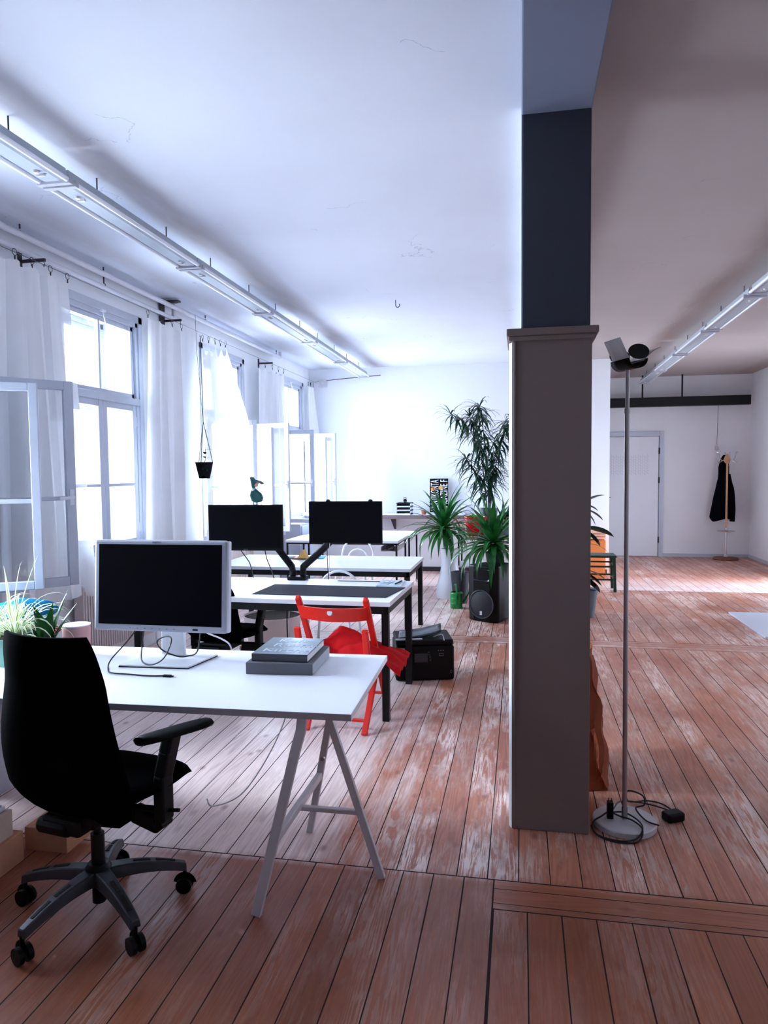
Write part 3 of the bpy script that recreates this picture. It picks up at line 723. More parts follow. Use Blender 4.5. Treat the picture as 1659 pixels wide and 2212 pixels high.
tag(MB().tube([(-1.2, 6.96, CZ)] + arc((-1.2+.02, 6.96, CZ-.05), .02, PI*.9, PI*2.2, 8), .004, 6).build('ceiling_hook', M['rust'], loc=(-1.2, 6.96, CZ), smooth=True), 'small dark hook screwed into the ceiling', 'hook')
tag(MB().tube([(-3.36, 11.28, .9), (-3.36, 11.28, 3.06), (-2.9, 11.29, 3.10), (-2.2, 11.29, 3.14)], .006, 6).build('wall_cable', M['cable_brown'], loc=(-3.36, 11.28, .9)), 'thin dark cable running up the far corner and along the far wall', 'cable')
jb = tag(MB().box((-3.22, YF-.05, 2.98), (-3.09, YF, 3.10)).lathe([(.035,0),(.03,.01)], (-3.155, YF-.05, 3.04), 14, T=Matrix.Rotation(PI/2,4,'X'), capt=True).build('junction_box', M['grey_metal'], loc=(-3.15, YF, 2.98), bevel=.004), 'small grey square box high on the far wall next to the corner curtain', 'junction box')

# steel rail across the alcove
rl = thing('steel_rail', 'dark steel rail across the back wall hung from two rods', 'rail', (2.7, 13.5, 2.7))
MB().box((1.335, 13.44, 2.71), (3.93, 13.56, 2.875)).build('rail', M['black_metal'], rl, world=True, bevel=.003)
lab(MB().box((3.93, 13.445, 2.715), (3.945, 13.555, 2.87)).build('end_plate', M['white_metal'], rl, world=True), 'white end plate')
for x in (2.14, 2.81): MB().cyl((x, 13.5, 2.875), (x, 13.5, CZ), .014, 8).build('hanger_rod', M['black_metal'], rl, world=True)
pc = thing('pull_cord', 'thin pull cord with a grey knob hanging below the steel rail', 'pull cord', (3.44, 13.66, 1.9))
MB().cyl((3.44, 13.66, 2.02), (3.44, 13.60, 2.8), .004, 6).build('cord', M['wire'], pc, world=True)
MB().lathe([(.014,.06),(.03,.035),(.036,.0),(.025,-.02),(.0,-.03)][::-1], (3.44, 13.66, 1.95), 12).build('knob', M['grey_metal'], pc, world=True, smooth=True)

# ------------------------------------------------------------------ trestle desk (front)
dk = thing('trestle_desk', 'white trestle desk standing in front of the others, carrying the silver monitor', 'desk', (-1.6, 2.82, 0))
TD = TR(-.592, 2.425, 0) @ RZ(math.radians(1.6))
MB().box((-2.42, 0, .7135), (0, .825, .7385), T=TD).build('tabletop', M['desk_white'], dk, world=True, bevel=.0015)
lab(MB().box((-2.42, -.0015, .7135), (0, 0, .738), T=TD).build('edge_band', mat('grey_edge_band', rgb(172, 170, 176), .5), dk, world=True), 'grey edge band')
lab(MB().box((-.004, 0, .7135), (.0008, .825, .738), T=TD).build('side_band', M['desk_white'], dk, world=True), 'white edge band')
def trestle(dx):
    T = TR(dx, 0, 0)
    def bar(n, a, b_, w=.030, d=.022, up=(1,0,0)):
        MB().bar(T @ Vector(a), T @ Vector(b_), w, d, up).build(n, M['grey_metal'], dk, world=True, bevel=.003)
    F = MB(); pts = [(-.939, 2.362, 0), (-.80, 2.432, .60), (-.785, 2.445, .66), (-.782, 2.452, .7)]
    for i in range(3): F.bar(T @ Vector(pts[i]), T @ Vector(pts[i+1]) + (Vector(pts[i+1])-Vector(pts[i])).normalized()*.006, .022, .036, (1,0,0))
    F.build('leg', M['grey_metal'], dk, world=True, bevel=.003)
    bar('leg', (-.920, 2.972, 0), (-.782, 2.945, .70), .022, .030)
    bar('leg', (-.535, 2.672, 0), (-.775, 2.70, .70), .022, .030)
    bar('top_bar', (-.782, 2.45, .70), (-.782, 2.95, .70), .03, .024, (0,0,1))
    bar('rail', (-.873, 2.40, .27), (-.866, 2.962, .27), .024, .030, (0,0,1))
    bar('strut', (-.868, 2.68, .255), (-.627, 2.682, .255), .024, .018, (0,0,1))
    MB().cyl(T @ Vector((-.842, 2.93, .36)), T @ Vector((-.842, 2.915, .36)), .009, 10).build('bolt', M['steel'], dk, world=True, smooth=True)
trestle(0)
def trestle_m():
    # mirrored trestle under the left end
    def X(p): return (-3.62 - p[0], p[1]-.03, p[2])
    for a, b_ in (((-.939,2.362,0),(-.782,2.452,.7)), ((-.92,2.972,0),(-.782,2.945,.7)), ((-.535,2.672,0),(-.775,2.70,.7))):
        MB().bar(X(a), X(b_), .022, .03, (1,0,0)).build('leg', M['grey_metal'], dk, world=True, bevel=.003)
    MB().bar(X((-.873,2.40,.27)), X((-.866,2.962,.27)), .024, .03).build('rail', M['grey_metal'], dk, world=True)
    MB().bar(X((-.782,2.45,.7)), X((-.782,2.95,.7)), .03, .024).build('top_bar', M['grey_metal'], dk, world=True)
trestle_m()
DZ = .7387

# front monitor
mo = thing('computer_monitor', 'silver-framed monitor with a dark screen on the white trestle desk', 'monitor', (-1.60, 3.02, DZ))
def mp(x, y, z): return (x+1.60, y-3.02, z-DZ)
HX0, HX1, HZ0, HZ1, HY = -1.935, -1.285, .888, 1.296, 2.96
TM = TR(-.01, -.06, HZ0-DZ+.204) @ Matrix.Rotation(math.radians(-4), 4, 'X')
hw = .325; hh = .208
hm = MB().box((-hw, 0, -hh), (hw, .028, hh), T=TM)
hs = hm.build('housing', M['silver'], mo, bevel=.010)
lab(MB().box((hw-.004, .004, -hh+.004), (hw+.010, .036, hh-.004), T=TM).box((-hw+.03, .028, -hh+.03), (hw-.03, .05, hh-.03), T=TM).build('back_cover', M['light_plastic'], mo, bevel=.006), 'white back cover')
lab(MB().box((-hw+.024, -.002, -hh+.030), (hw-.022, .004, hh-.020), T=TM).build('screen', M['screen'], mo, bevel=.001), 'dark blank screen')
for i in range(7): MB().box((-.145+i*.036, -.0015, -hh+.013), (-.137+i*.036, .002, -hh+.0155), T=TM).build('button', M['grey_text'], hs)
MB().box((.164, -.002, -hh+.0105), (.190, .003, -hh+.0185), T=TM).build('power_button', M['black_plastic'], hs, bevel=.002)
MB().text('FUJITSU', .013, TM @ TR(-.012, -.0008, hh-.0155) @ Matrix.Rotation(PI/2, 4, 'X'), align='CENTER').build('maker_name', M['grey_text'], hs)
MB().box((-.058, .035, .012), (.058, .058, .24)).build('neck', M['white_metal'], mo, bevel=.004)
bpoly = [mp(-1.765, 2.865, 0)[:2], mp(-1.44, 2.880, 0)[:2], mp(-1.40, 3.11, 0)[:2], mp(-1.72, 3.12, 0)[:2]]
bs = MB().prism(bpoly, .010, z0=.0)
bs.build('base', M['white_metal'], mo, bevel=.003)
lab(MB().prism([(p[0]*1.0, p[1]-.001) for p in bpoly], .0045, z0=.0).build('base_pad', M['black_plastic'], mo), 'black rubber base pad')

def cable(name, pts, r, m, label, cat='cable', n=8, seg=6, group=None):
    p = smooth_path(pts, n); z = min(q.z for q in p)
    return tag(MB().tube(p, r, seg).build(name, m, loc=(p[0].x, p[0].y, z), smooth=True), label, cat, group)
cz = DZ + .004
uc = thing('monitor_cable', 'black cable looping from the silver monitor to a loose plug on the desk', 'cable', (-1.7, 2.78, DZ))
MB().tube(smooth_path([(-1.735, 3.0, .90), (-1.765, 2.95, .84), (-1.80, 2.86, .77), (-1.775, 2.80, cz), (-1.735, 2.762, cz), (-1.66, 2.755, cz), (-1.56, 2.745, cz), (-1.49, 2.755, cz)], 8), .0032, 6).build('lead', M['cable_black'], uc, world=True, smooth=True)
MB().box((-1.49, 2.748, DZ), (-1.455, 2.762, DZ+.009)).box((-1.455, 2.751, DZ+.002), (-1.443, 2.759, DZ+.007)).build('plug', M['black_plastic'], uc, world=True, bevel=.001)
cable('monitor_cable', [(-1.70, 2.98, .90), (-1.695, 2.95, .83), (-1.665, 2.89, .765), (-1.60, 2.865, .757), (-1.545, 2.87, .79), (-1.525, 2.90, .86), (-1.56, 2.92, .872), (-1.61, 2.93, .845), (-1.605, 2.96, .80), (-1.55, 2.99, .765), (-1.50, 3.0, .764), (-1.45, 3.0, .79), (-1.44, 3.02, .90)], .0034, M['cable_black'], 'black cable coiled in a loop in front of the monitor stand')
cable('monitor_cable', [(-1.46, 3.03, .92), (-1.445, 3.08, .86), (-1.42, 3.2, .80), (-1.405, 3.262, .755), (-1.40, 3.275, .70), (-1.40, 3.28, .62)], .004, M['cable_white'], 'white cable running from the silver monitor over the rear desk edge')
cable('hanging_cable', [(-1.02, 3.10, .705), (-1.03, 3.05, .55), (-1.08, 2.95, .38), (-1.16, 2.8, .24), (-1.25, 2.7, .22), (-1.27, 2.68, .26)], .003, M['cable_white'], 'thin white cable dangling below the white trestle desk next to the office chair')

# books
bk = thing('archive_box', 'grey flat box under the book on the white trestle desk', 'box', (-.98, 3.0, DZ), math.radians(2))
bx = [(-.182,-.145),(.108,-.135),(.108,.185),(-.182,.175)]
MB().prism(bx, .050).build('box_body', M['box_grey'], bk, bevel=.002)
lab(MB().box((.1075, -.13, .003), (.1095, .18, .047)).build('open_side', M['box_side'], bk), 'lighter grey side')
b2 = thing('book', 'dark book with pale grey jacket and white title lying on the grey box', 'book', (-.99, 3.03, DZ+.0505), math.radians(2))
MB().box((-.155, -.15, 0), (.095, .15, .003)).box((-.155, -.15, .030), (.095, .15, .033)).box((-.155, -.15, 0), (.092, -.146, .033)).build('cover', M['book_dark'], b2, bevel=.001)
MB().box((-.150, -.145, .003), (.092, .147, .030)).build('pages', M['paper'], b2)
jm = mat('book_jacket_grey', rgb(126, 146, 156), .3, noise=.25, nscale=9, coat=.3)
jk = MB().box((-.153, -.150, .0332), (.094, .149, .0342)).build('jacket', jm, b2)
for i, s in enumerate(('Kult-', 'Raum-', 'Kirche')):
    lab(MB().text(s, .082, TR(-.125 + (.02 if i < 2 else 0), .065 - i*.088, .0344)).build('title_line', M['white_text'], jk), 'white lettering ' + s)

# pots on the desk
def pot(t, r0, r1, h, m, soil=True, seg=28, rim=.006, name='pot'):
    MB().lathe([(r0, 0), (r1, h), (r1-rim, h), (r1-rim-.002, h-.02), (r0*.9, h*.5)], seg=seg).build(name, m, t, smooth=True)
    if soil: MB().lathe([(r1-rim, h-.018), (.001, h-.014)], seg=seg, capb=False).build('soil', M['soil'], t, smooth=True)
pk = thing('plant_pot', 'empty pink ceramic pot with a pale rim beside the monitor', 'pot', (-2.075, 3.02, DZ))
pot(pk, .058, .064, .150, M['terracotta_pink'], soil=False)
MB().lathe([(.0645,.147),(.0645,.151),(.030,.1515),(.001,.150)], seg=28, capb=False).build('saucer_lid', M['white_pot'], pk, smooth=True)
def strap_plant(t, n, L, W, m, base=(0,0,.12), e0=.5, e1=1.45, droop=2.0, name='foliage', seed=1, spread=.02, nn=8):
    r = random.Random(seed); b = MB()
    for i in range(n):
        az = r.uniform(0, 2*PI); k = i/n
        el = e0 + (e1-e0)*k
        o = Vector(base) + Vector((math.cos(az), math.sin(az), 0))*r.uniform(0, spread)
        b.leaf(o, az, el, L*r.uniform(.7, 1.1), W*r.uniform(.8, 1.15), droop*r.uniform(.7, 1.2), n=nn)
    return b.build(name, m, t, smooth=True)
sp = thing('spider_plant', 'spider plant with white-edged arching leaves behind the office chair back', 'plant', (-2.28, 2.86, DZ))
pot(sp, .085, .115, .13, M['mint'])
strap_plant(sp, 70, .30, .014, M['leaf_spider'], e0=.25, e1=1.4, droop=2.3, seed=4)
lf = MB(); lf.leaf((0,0,.12), .35, 1.35, .42, .016, .3, n=8); lf.leaf((-.01,0,.12), .9, 1.5, .34, .016, .2, n=8); lf.leaf((-.02,.01,.12), 2.6, 1.4, .33, .018, .2, n=8)
lf.build('tall_leaf', M['leaf_spider'], sp, smooth=True)
sp2 = thing('spider_plant', 'second spider plant farther along the trestle desk, nearer the radiators', 'plant', (-2.52, 3.02, DZ))
pot(sp2, .08, .105, .12, M['mint']); strap_plant(sp2, 46, .27, .014, M['leaf_spider'], e0=.25, e1=1.4, droop=2.3, seed=8)
sn = thing('snake_plant', 'young plant with broad upright green leaves next to the spider plant', 'plant', (-2.10, 2.84, DZ))
pot(sn, .045, .058, .10, M['white_pot'])
sl = MB(); bw = lambda t: math.sin(PI*min(1, .18+.82*t)**.9)
for az, el, L, W, rl_ in ((0.4, 1.30, .27, 0.054, .3), (2.9, 1.25, .20, 0.058, -.3), (1.2, 1.5, .20, 0.045, .6), (.2, 1.05, .24, 0.042, .4), (3.3, .95, .12, 0.064, .1), (2.2, 1.2, .14, 0.058, .2)):
    sl.leaf((.012*math.cos(az), .012*math.sin(az), .08), az, el, L, W, .15, n=7, fold=.45, roll=rl_, wprof=bw)
sl.build('leaf', M['leaf_snake'], sn, smooth=True)
pl = tag(MB().box((-2.335, 2.70, DZ), (-2.31, 2.703, DZ+.15)).build('plant_label', M['cardboard_light'], loc=(-2.32, 2.7, DZ), bevel=.001), 'beige plant label stick standing in front of the spider plants', 'plant label')

# ------------------------------------------------------------------ office chairs
def office_chair(label, loc, rz, base_rz, high=True):
    t = thing('office_chair', label, 'office chair', loc, rz, 'black office chairs')
    # five star base
    hub = MB().lathe([(.042,.0),(.05,.05),(.036,.075)], (0,0,.115), 20, capt=True).cyl((0,0,.045),(0,0,.13),.024,16)
    hub.build('hub', M['black_plastic'], t, smooth=True)
    for k in range(5):
        a = base_rz + k*2*PI/5 - rz
        T = RZ(a); b = MB(); n = 8
        vs = []; fs = []
        for i in range(n+1):
            q = i/n; x = .03 + .28*q; w = .036*(1-q)+.020*q; top = .172-.058*q*q; th = .045*(1-q)+.030*q
            vs += [T @ Vector((x,-w,top-th)), T @ Vector((x,w,top-th)), T @ Vector((x,w*.72,top)), T @ Vector((x,-w*.72,top))]
        for i in range(n):
            for j in range(4): fs.append((i*4+j, i*4+(j+1)%4, (i+1)*4+(j+1)%4, (i+1)*4+j))
        fs += [(3,2,1,0), (n*4, n*4+1, n*4+2, n*4+3)]
        b.add(vs, fs)
        arm = b.build('base_arm', M['base_grey'], t, smooth=True, bevel=.004)
        sl_ = MB()
        for x0, x1 in ((.12,.18), (.20,.27)):
            za, zb = .173-.058*((x0-.03)/.28)**2, .173-.058*((x1-.03)/.28)**2
            sl_.bar(T @ Vector((x0,0,za)), T @ Vector((x1,0,zb)), .012, .003)
        sl_.build('slot', M['groove'], arm)
        c = MB(); cc = T @ Vector((.305, 0, 0)); ca = a + 1.1 + k*1.7
        ax = Vector((math.cos(ca), math.sin(ca), 0))
        for s in (-1, 1):
            p = cc + ax*s*.008; c.cyl((p.x, p.y, .0295), ((p+ax*s*.016).x, (p+ax*s*.016).y, .0295), .0295, 18)
        c.cyl((cc.x, cc.y, .03), (cc.x, cc.y, .095), .008, 8)
        hz = MB().tube(arc(Vector((0,0,0)), .034, .1, PI-.1, 10), .011, 8)
        vs2 = [cc + Vector((-ax.y*v.x, ax.x*v.x, .03+v.z)) for v in hz.v]
        c.add(vs2, hz.f)
        c.build('caster', M['black_plastic'], t, smooth=True)
    lab(MB().cyl((0,0,.17),(0,0,.30),.024,18).cyl((0,0,.29),(0,0,.40),.014,14).build('gas_column', M['black_metal'], t, smooth=True), 'black gas column')
    MB().box((-.10,-.12,.375),(.10,.14,.43)).box((-.12,-.14,.35),(.05,-.04,.41)).cyl((-.14,-.12,.37),(.0,-.12,.37),.03,12).build('mechanism', M['black_plastic'], t, bevel=.012)
    sm = MB().tube([(.08,.02,.405),(.27,.06,.40)], .012, 8).tube([(.27,.06,.40),(.31,.07,.402)], .007, 8)
    lab(sm.build('lever', M['black_plastic'], t, smooth=True), 'adjustment lever with thin tip')
    # seat
    s = MB()
    def seat(u, v, top):
        x = -.24+.48*u; y = -.22+.50*v
        p, q = 2*u-1, 2*v-1
        sx_ = p*math.sqrt(max(0, 1-.42*q*q)); sy_ = q*math.sqrt(max(0, 1-.42*p*p))
        e = math.sqrt(max(0, (1-p**4)*(1-q**4)))
        front = .045*max(0, (v-.6)/.4)**2
        z = .475 + (.040*e if top else -.030*e) - front + .012*p*p
        return Vector((sx_*.275, .09+sy_*.255, z))
    s.grid(lambda u,v: seat(u,v,True), 14, 14); s.grid(lambda u,v: seat(u,v,False), 14, 14)
    s.build('seat', M['black_fabric'], t, smooth=True)
    # backrest
    b = MB(); H0, H1 = (.36, 1.075) if high else (.42, .86)
    def back(u, v, fr):
        z = H0 + (H1-H0)*v
        wv = [.12, .205, .232, .228, .222, .212, .200, .188, .178, .168, .150] if high else [.15,.19,.21,.215,.215,.21,.205,.2,.19,.18,.15]
        k = v*10; i = min(9, int(k)); hwid = (wv[i]*(1-(k-i)) + wv[i+1]*(k-i)) * (1.18 if high else 1.0)
        if v > .97: hwid *= .97
        x = (2*u-1)*hwid
        curve = .045*(2*u-1)**2
        y = -.085 - .035*math.sin(PI*min(1,v*1.3)) - .165*v + curve*(.4+.6*v) + (.03*(1-v*5)**2 if v < .2 else 0)
        th = .055*(1-abs(2*u-1)**4)*(1-abs(2*v-1)**6)+.012
        return Vector((x, y + (th*.5 if fr else -th*.5), z))
    b.grid(lambda u,v: back(u,v,True), 12, 24); b.grid(lambda u,v: back(u,v,False), 12, 24)
    # rim
    rim = []
    for (fa, fb) in (((0,0),(0,1)), ((0,1),(1,1)), ((1,1),(1,0)), ((1,0),(0,0))):
        n = 24
        for i in range(n):
            u0 = fa[0]+(fb[0]-fa[0])*i/n; v0 = fa[1]+(fb[1]-fa[1])*i/n; u1 = fa[0]+(fb[0]-fa[0])*(i+1)/n; v1 = fa[1]+(fb[1]-fa[1])*(i+1)/n
            b.add([back(u0,v0,True), back(u1,v1,True), back(u1,v1,False), back(u0,v0,False)], [(0,1,2,3)])
    b.build('backrest', M['black_fabric'], t, smooth=True)
    for sgn in (-1, 1):
        a = MB()
        AX = .262; pts = [(sgn*.12,.06,.37), (sgn*.225,.06,.345), (sgn*(AX-.012),.06,.36), (sgn*(AX-.012),.06,.52), (sgn*AX,.075,.60), (sgn*(AX+.01),.09,.672)]
        for i in range(len(pts)-1): a.bar(pts[i], Vector(pts[i+1]) + (Vector(pts[i+1])-Vector(pts[i])).normalized()*.012, .044, .066, (0,1,0) if i != 0 else (0,0,1))
        a.build('armrest_post', M['black_plastic'], t, bevel=.010)
        p = MB()
        def pad(u, v, top):
            y = -.05+.20*v; hw_ = .042*(1-abs(2*v-1)**4*.4)
            return Vector((sgn*(AX-.02+.14*v)+(2*u-1)*hw_, y, .692+.02*(v-.3) + (.012*(1-(2*u-1)**4) if top else -.014*(1-(2*u-1)**4))))
        p.grid(lambda u,v: pad(u,v,True), 6, 10); p.grid(lambda u,v: pad(u,v,False), 6, 10)
        p.build('armrest_pad', M['black_plastic'], t, smooth=True, solid=.004)
    return t
M['base_grey'] = mat('charcoal_base_plastic', rgb(44, 45, 52), .5, noise=.15, nscale=60)
office_chair('high-backed black office chair seen from behind at the at the white trestle desk', (-1.51, 2.28, 0), math.radians(-10), math.radians(36), True)
office_chair('black office chair with its armrest showing below the middle desk', (-2.06, 4.66, 0), math.radians(-4), math.radians(20), False)

# ------------------------------------------------------------------ black framed desks
def frame_desk(label, cx, y0, y1, x0, x1, zt, rz=0, apron=.05, leg=.045, th=.03, nlegs=True, caster=False, inset=.012):
    t = thing('office_desk', label, 'desk', ((x0+x1)/2, (y0+y1)/2, 0), rz, 'white desks on black frames')
    w, dp = (x1-x0)/2, (y1-y0)/2
    MB().box((-w,-dp,zt-th),(w,dp,zt)).build('tabletop', M['desk_white'], t, bevel=.0015)
    lab(MB().box((-w-.001,-dp-.0012,zt-th+.001),(w+.001,-dp,zt-.0015)).build('edge_band', M['desk_edge'], t), 'light grey edge band')
    f = MB(); a, b_ = w-inset, dp-inset; z1 = zt-th; z0 = z1-apron
    f.box((-a,-b_,z0),(a,-b_+.025,z1)).box((-a,b_-.025,z0),(a,b_,z1)).box((-a,-b_,z0),(-a+.025,b_,z1)).box((a-.025,-b_,z0),(a,b_,z1))
    f.build('apron', M['black_metal'], t)
    for sx in (-1,1):
        for sy in (-1,1):
            x, y = sx*(a-leg/2), sy*(b_-leg/2); zb = .05 if caster else 0
            MB().box((x-leg/2,y-leg/2,zb),(x+leg/2,y+leg/2,z0+.01)).build('leg', M['black_metal'], t, bevel=.002)
            if caster:
                MB().lathe([(.001,-.012),(.024,-.011),(.025,.011),(.001,.012)], (x,y,.0255), 14, T=Matrix.Rotation(PI/2,4,'Y'), capb=False).box((x-.018,y-.008,.03),(x+.018,y+.008,.055)).build('caster', M['chrome'], t, smooth=True)
    return t
D2 = frame_desk('middle white desk on black legs with the twin monitor arm and desk mat', 0, 4.415, 5.30, -2.62, -.80, .775, math.radians(-1.5))
D3 = frame_desk('white desk on black legs right behind the twin monitors, with papers on it', 0, 6.40, 7.34, -2.92, -.99, .71)
D4 = frame_desk('white desk on slim caster legs in front of the far shelf, nearer of the two', 0, 8.66, 9.40, -2.95, -1.49, .74, leg=.022, apron=.02, caster=True)
D5 = frame_desk('white desk on slim caster legs touching the far shelf side, farther of the two', 0, 9.43, 10.18, -2.90, -1.45, .74, leg=.022, apron=.02, caster=True)
for Dk in (D4,):
    tr = MB()
    tr.box((.50,-.30,.60),(.70,.30,.605)).box((.50,-.30,.605),(.505,.30,.66)).box((.695,-.30,.605),(.70,.30,.66))
    tr.build('cable_tray', M['grey_metal'], Dk)
    wv = MB(); r = random.Random(5)
    for i in range(6):
        wv.tube(smooth_path([(.55+r.uniform(0,.1), -.3+.1*j, .62+r.uniform(0,.06)) for j in range(7)], 4), .006, 5)
    lab(wv.build('cable_bundle', M['cable_black'], Dk, smooth=True), 'black cables in the tray')

tag(MB().prism([(-1.795,4.56),(-.865,4.54),(-.80,4.955),(-1.78,4.98)], .004, z0=.7755).build('desk_mat', M['mat_black'], loc=(-1.3,4.7,.7755), bevel=.001), 'large dark desk mat on the middle desk', 'desk mat')
np_ = thing('notepad', 'pale blue notepad with a line drawing at the corner of the middle desk', 'notepad', (-.93, 5.10, .7755), math.radians(2))
MB().box((-.09,-.13,0),(.09,.13,.012)).build('pages', mat('pale_blue_paper', rgb(206,224,232), .8), np_, bevel=.001)
dr = MB()
for i, (x0,y0,x1,y1) in enumerate([(-.07,-.1,.0,-.09),(-.07,-.05,.02,-.02),(-.06,.0,-.01,.05),(-.07,.07,.0,.10),(-.02,-.1,.02,.08),(-.06,.02,.02,.03)]):
    dr.bar((x0,y0,.0125),(x1,y1,.0125), .006, .0006)
dr.build('drawing', M['grey_text'], np_)
tag(MB().cyl((-.885,5.02,.793),(-.862,5.17,.793), .005, 8).build('pen', M['black_plastic'], loc=(-.87,5.1,.788), smooth=True), 'black pen lying on the pale blue notepad', 'pen')
tag(MB().box((-1.36,5.20,.7755),(-1.03,5.21,.7795)).build('ruler', M['rust'], loc=(-1.2,5.2,.7755)), 'thin dark metal ruler along the rear edge of the middle desk', 'ruler')

# twin monitor arm + monitors
ar = thing('twin_monitor_stand', 'black twin-armed monitor stand clamped to the middle desk', 'monitor stand', (-1.685, 5.24, .7755))
MB().box((-.075,-.05,0),(.075,.05,.028)).cyl((-.04,0,.028),(-.04,0,.075),.026,16).cyl((.04,0,.028),(.04,0,.075),.026,16).build('clamp_base', M['black_plastic'], ar, bevel=.008)
def armseg(pts, nm):
    b = MB()
    for i in range(len(pts)-1): b.bar(pts[i], Vector(pts[i+1]) + (Vector(pts[i+1])-Vector(pts[i])).normalized()*.02, .045, .05 if i else .04)
    b.build(nm, M['black_plastic'], ar, bevel=.012)
armseg([(-.04,0,.05), (-.045,-.005,.10), (-.17,-.03,.27), (-.20,-.04,.34), (-.34,-.105,.40)], 'left_arm')
armseg([(.04,0,.05), (.045,-.005,.10), (.21,-.03,.24), (.26,-.04,.29), (.40,-.10,.40)], 'right_arm')
def slim_monitor(label, x0, x1, z0, z1, y, bez, rz=0, nubs=False, chin=0):
    cx = (x0+x1)/2; t = thing('computer_monitor', label, 'monitor', (cx, y, z0), rz, 'black monitors on the twin arm')
    w = (x1-x0)/2; h = z1-z0
    MB().box((-w,0,0),(w,.022,h)).box((-w*.6,.022,h*.2),(w*.6,.045,h*.75)).box((-.05,.045,h*.35),(.05,.06,h*.62)).build('housing', M['black_plastic'], t, bevel=.004)
    lab(MB().box((-w+bez,-.001,bez+chin),(w-bez,.003,h-bez)).build('screen', M['screen'], t), 'dark blank screen')
    return t, w, h
mL, w_, h_ = slim_monitor('black monitor with a thick bezel on the left arm, figurine on top', -2.325, -1.745, 1.015, 1.362, 5.06, .016, math.radians(3), chin=.006)
MB().text('BENQ', .012, TR(-.0, -.0012, .006) @ Matrix.Rotation(PI/2,4,'X'), align='CENTER').build('maker_name', M['grey_text'], mL)
mR, w_, h_ = slim_monitor('slim black monitor on the right arm with two nubs on its top edge', -1.54, -.985, 1.077, 1.387, 5.06, .008, math.radians(-1))
for x in (-.13, .19): MB().lathe([(.018,0),(.016,.010),(.006,.016)], (x,.012,h_-.002), 12, capt=True).build('top_nub', M['black_plastic'], mR, smooth=True)
cable('monitor_cable', [(-2.11,5.12,1.05),(-2.10,5.14,1.0),(-2.06,5.2,.9),(-2.05,5.24,.782)], .004, M['cable_black'], 'black cable curving down from the left arm monitor, left one')
cable('monitor_cable', [(-1.91,5.12,1.05),(-1.90,5.14,.95),(-1.885,5.2,.85),(-1.88,5.24,.782)], .004, M['cable_black'], 'black cable dropping from the left arm monitor, right one')
cable('monitor_cable', [(-1.42,5.13,1.10),(-1.425,5.15,.98),(-1.435,5.2,.86),(-1.44,5.24,.782)], .0035, M['cable_black'], 'black cable dropping from the right arm monitor')
cable('monitor_cable', [(-1.40,5.14,1.10),(-1.41,5.16,1.0),(-1.43,5.22,.85),(-1.435,5.26,.782)], .003, M['cable_white'], 'pale cable dropping from the right arm monitor')
cable('desk_cable', [(-1.66,4.9,.70),(-1.665,4.9,.5),(-1.66,4.9,.3),(-1.655,4.88,.15),(-1.65,4.85,.008)], .005, M['cable_black'], 'black cable hanging straight down below the middle desk, left one')
cable('desk_cable', [(-1.63,4.9,.70),(-1.65,4.9,.55),(-1.635,4.9,.3),(-1.62,4.88,.15),(-1.60,4.83,.008)], .004, M['cable_white'], 'pale cable hanging beside the black one below the middle desk')

# green hooded cloth figurine on the left arm monitor
fg = thing('cloth_figurine', 'small green hooded cloth figurine with a round belly perched on the left arm monitor', 'figurine', (-1.945, 5.075, 1.3625))
TF = Matrix.Rotation(PI/2, 4, 'X')
def blob(poly, depth, nm, m, bev=.006):
    n = len(poly); MB().prism([(p[0]*.0026, p[1]*.0026) for p in poly], depth, T=TR(0, depth/2, 0) @ TF).build(nm, m, fg, bevel=bev, smooth=True)
blob([(-14,10),(-4,6),(8,6),(16,10),(19,20),(14,32),(4,40),(-8,48),(-12,46),(-17,36),(-20,26)], .045, 'belly', M['teal_cloth'], .018)
blob([(-13,46),(-6,46),(-4,56),(2,62),(-2,70),(-10,80),(-20,80),(-17,68)], .035, 'hood', M['teal_cloth'], .010)
blob([(-2,72),(8,70),(18,66),(24,60),(16,58),(6,63),(-3,64)], .030, 'hat_brim', mat('slate_felt', rgb(92,112,118), .9), .006)
blob([(-5,64),(8,62),(2,54),(-3,50),(-6,55)], .026, 'face', M['skin_tone'], .006)
blob([(-13,44),(-5,47),(-3,42),(-10,38)], .048, 'collar', M['white_pot'], .004)
for x in (-.026, .0, .034): MB().cyl((x,0,0),(x,0,.03),.0035,6).build('leg', M['black_plastic'], fg, smooth=True)

# things on desk 3
pf = thing('paper_stack', 'turquoise folder with papers on the desk behind the twin monitors', 'papers', (-2.2, 7.1, .7105))
MB().box((-.20,-.10,0),(.20,.14,.005), T=RZ(.15)).build('folder', M['cyan'], pf)
MB().box((-.14,-.15,.005),(.06,.02,.010), T=RZ(-.3)).build('red_booklet', M['terracotta'], pf)
MB().box((-.10,-.10,.010),(.14,.02,.014), T=RZ(.1)).build('leaflet', M['paper'], pf)
tag(MB().prism([(-.05,0),(.05,0),(.01,.085)], .10, T=TR(-2.19,7.04,.725) @ Matrix.Rotation(PI/2,4,'X')).build('card_tent', M['yellow'], loc=(-2.19,7.04,.725)), 'ochre folded card standing on the turquoise folder', 'card')

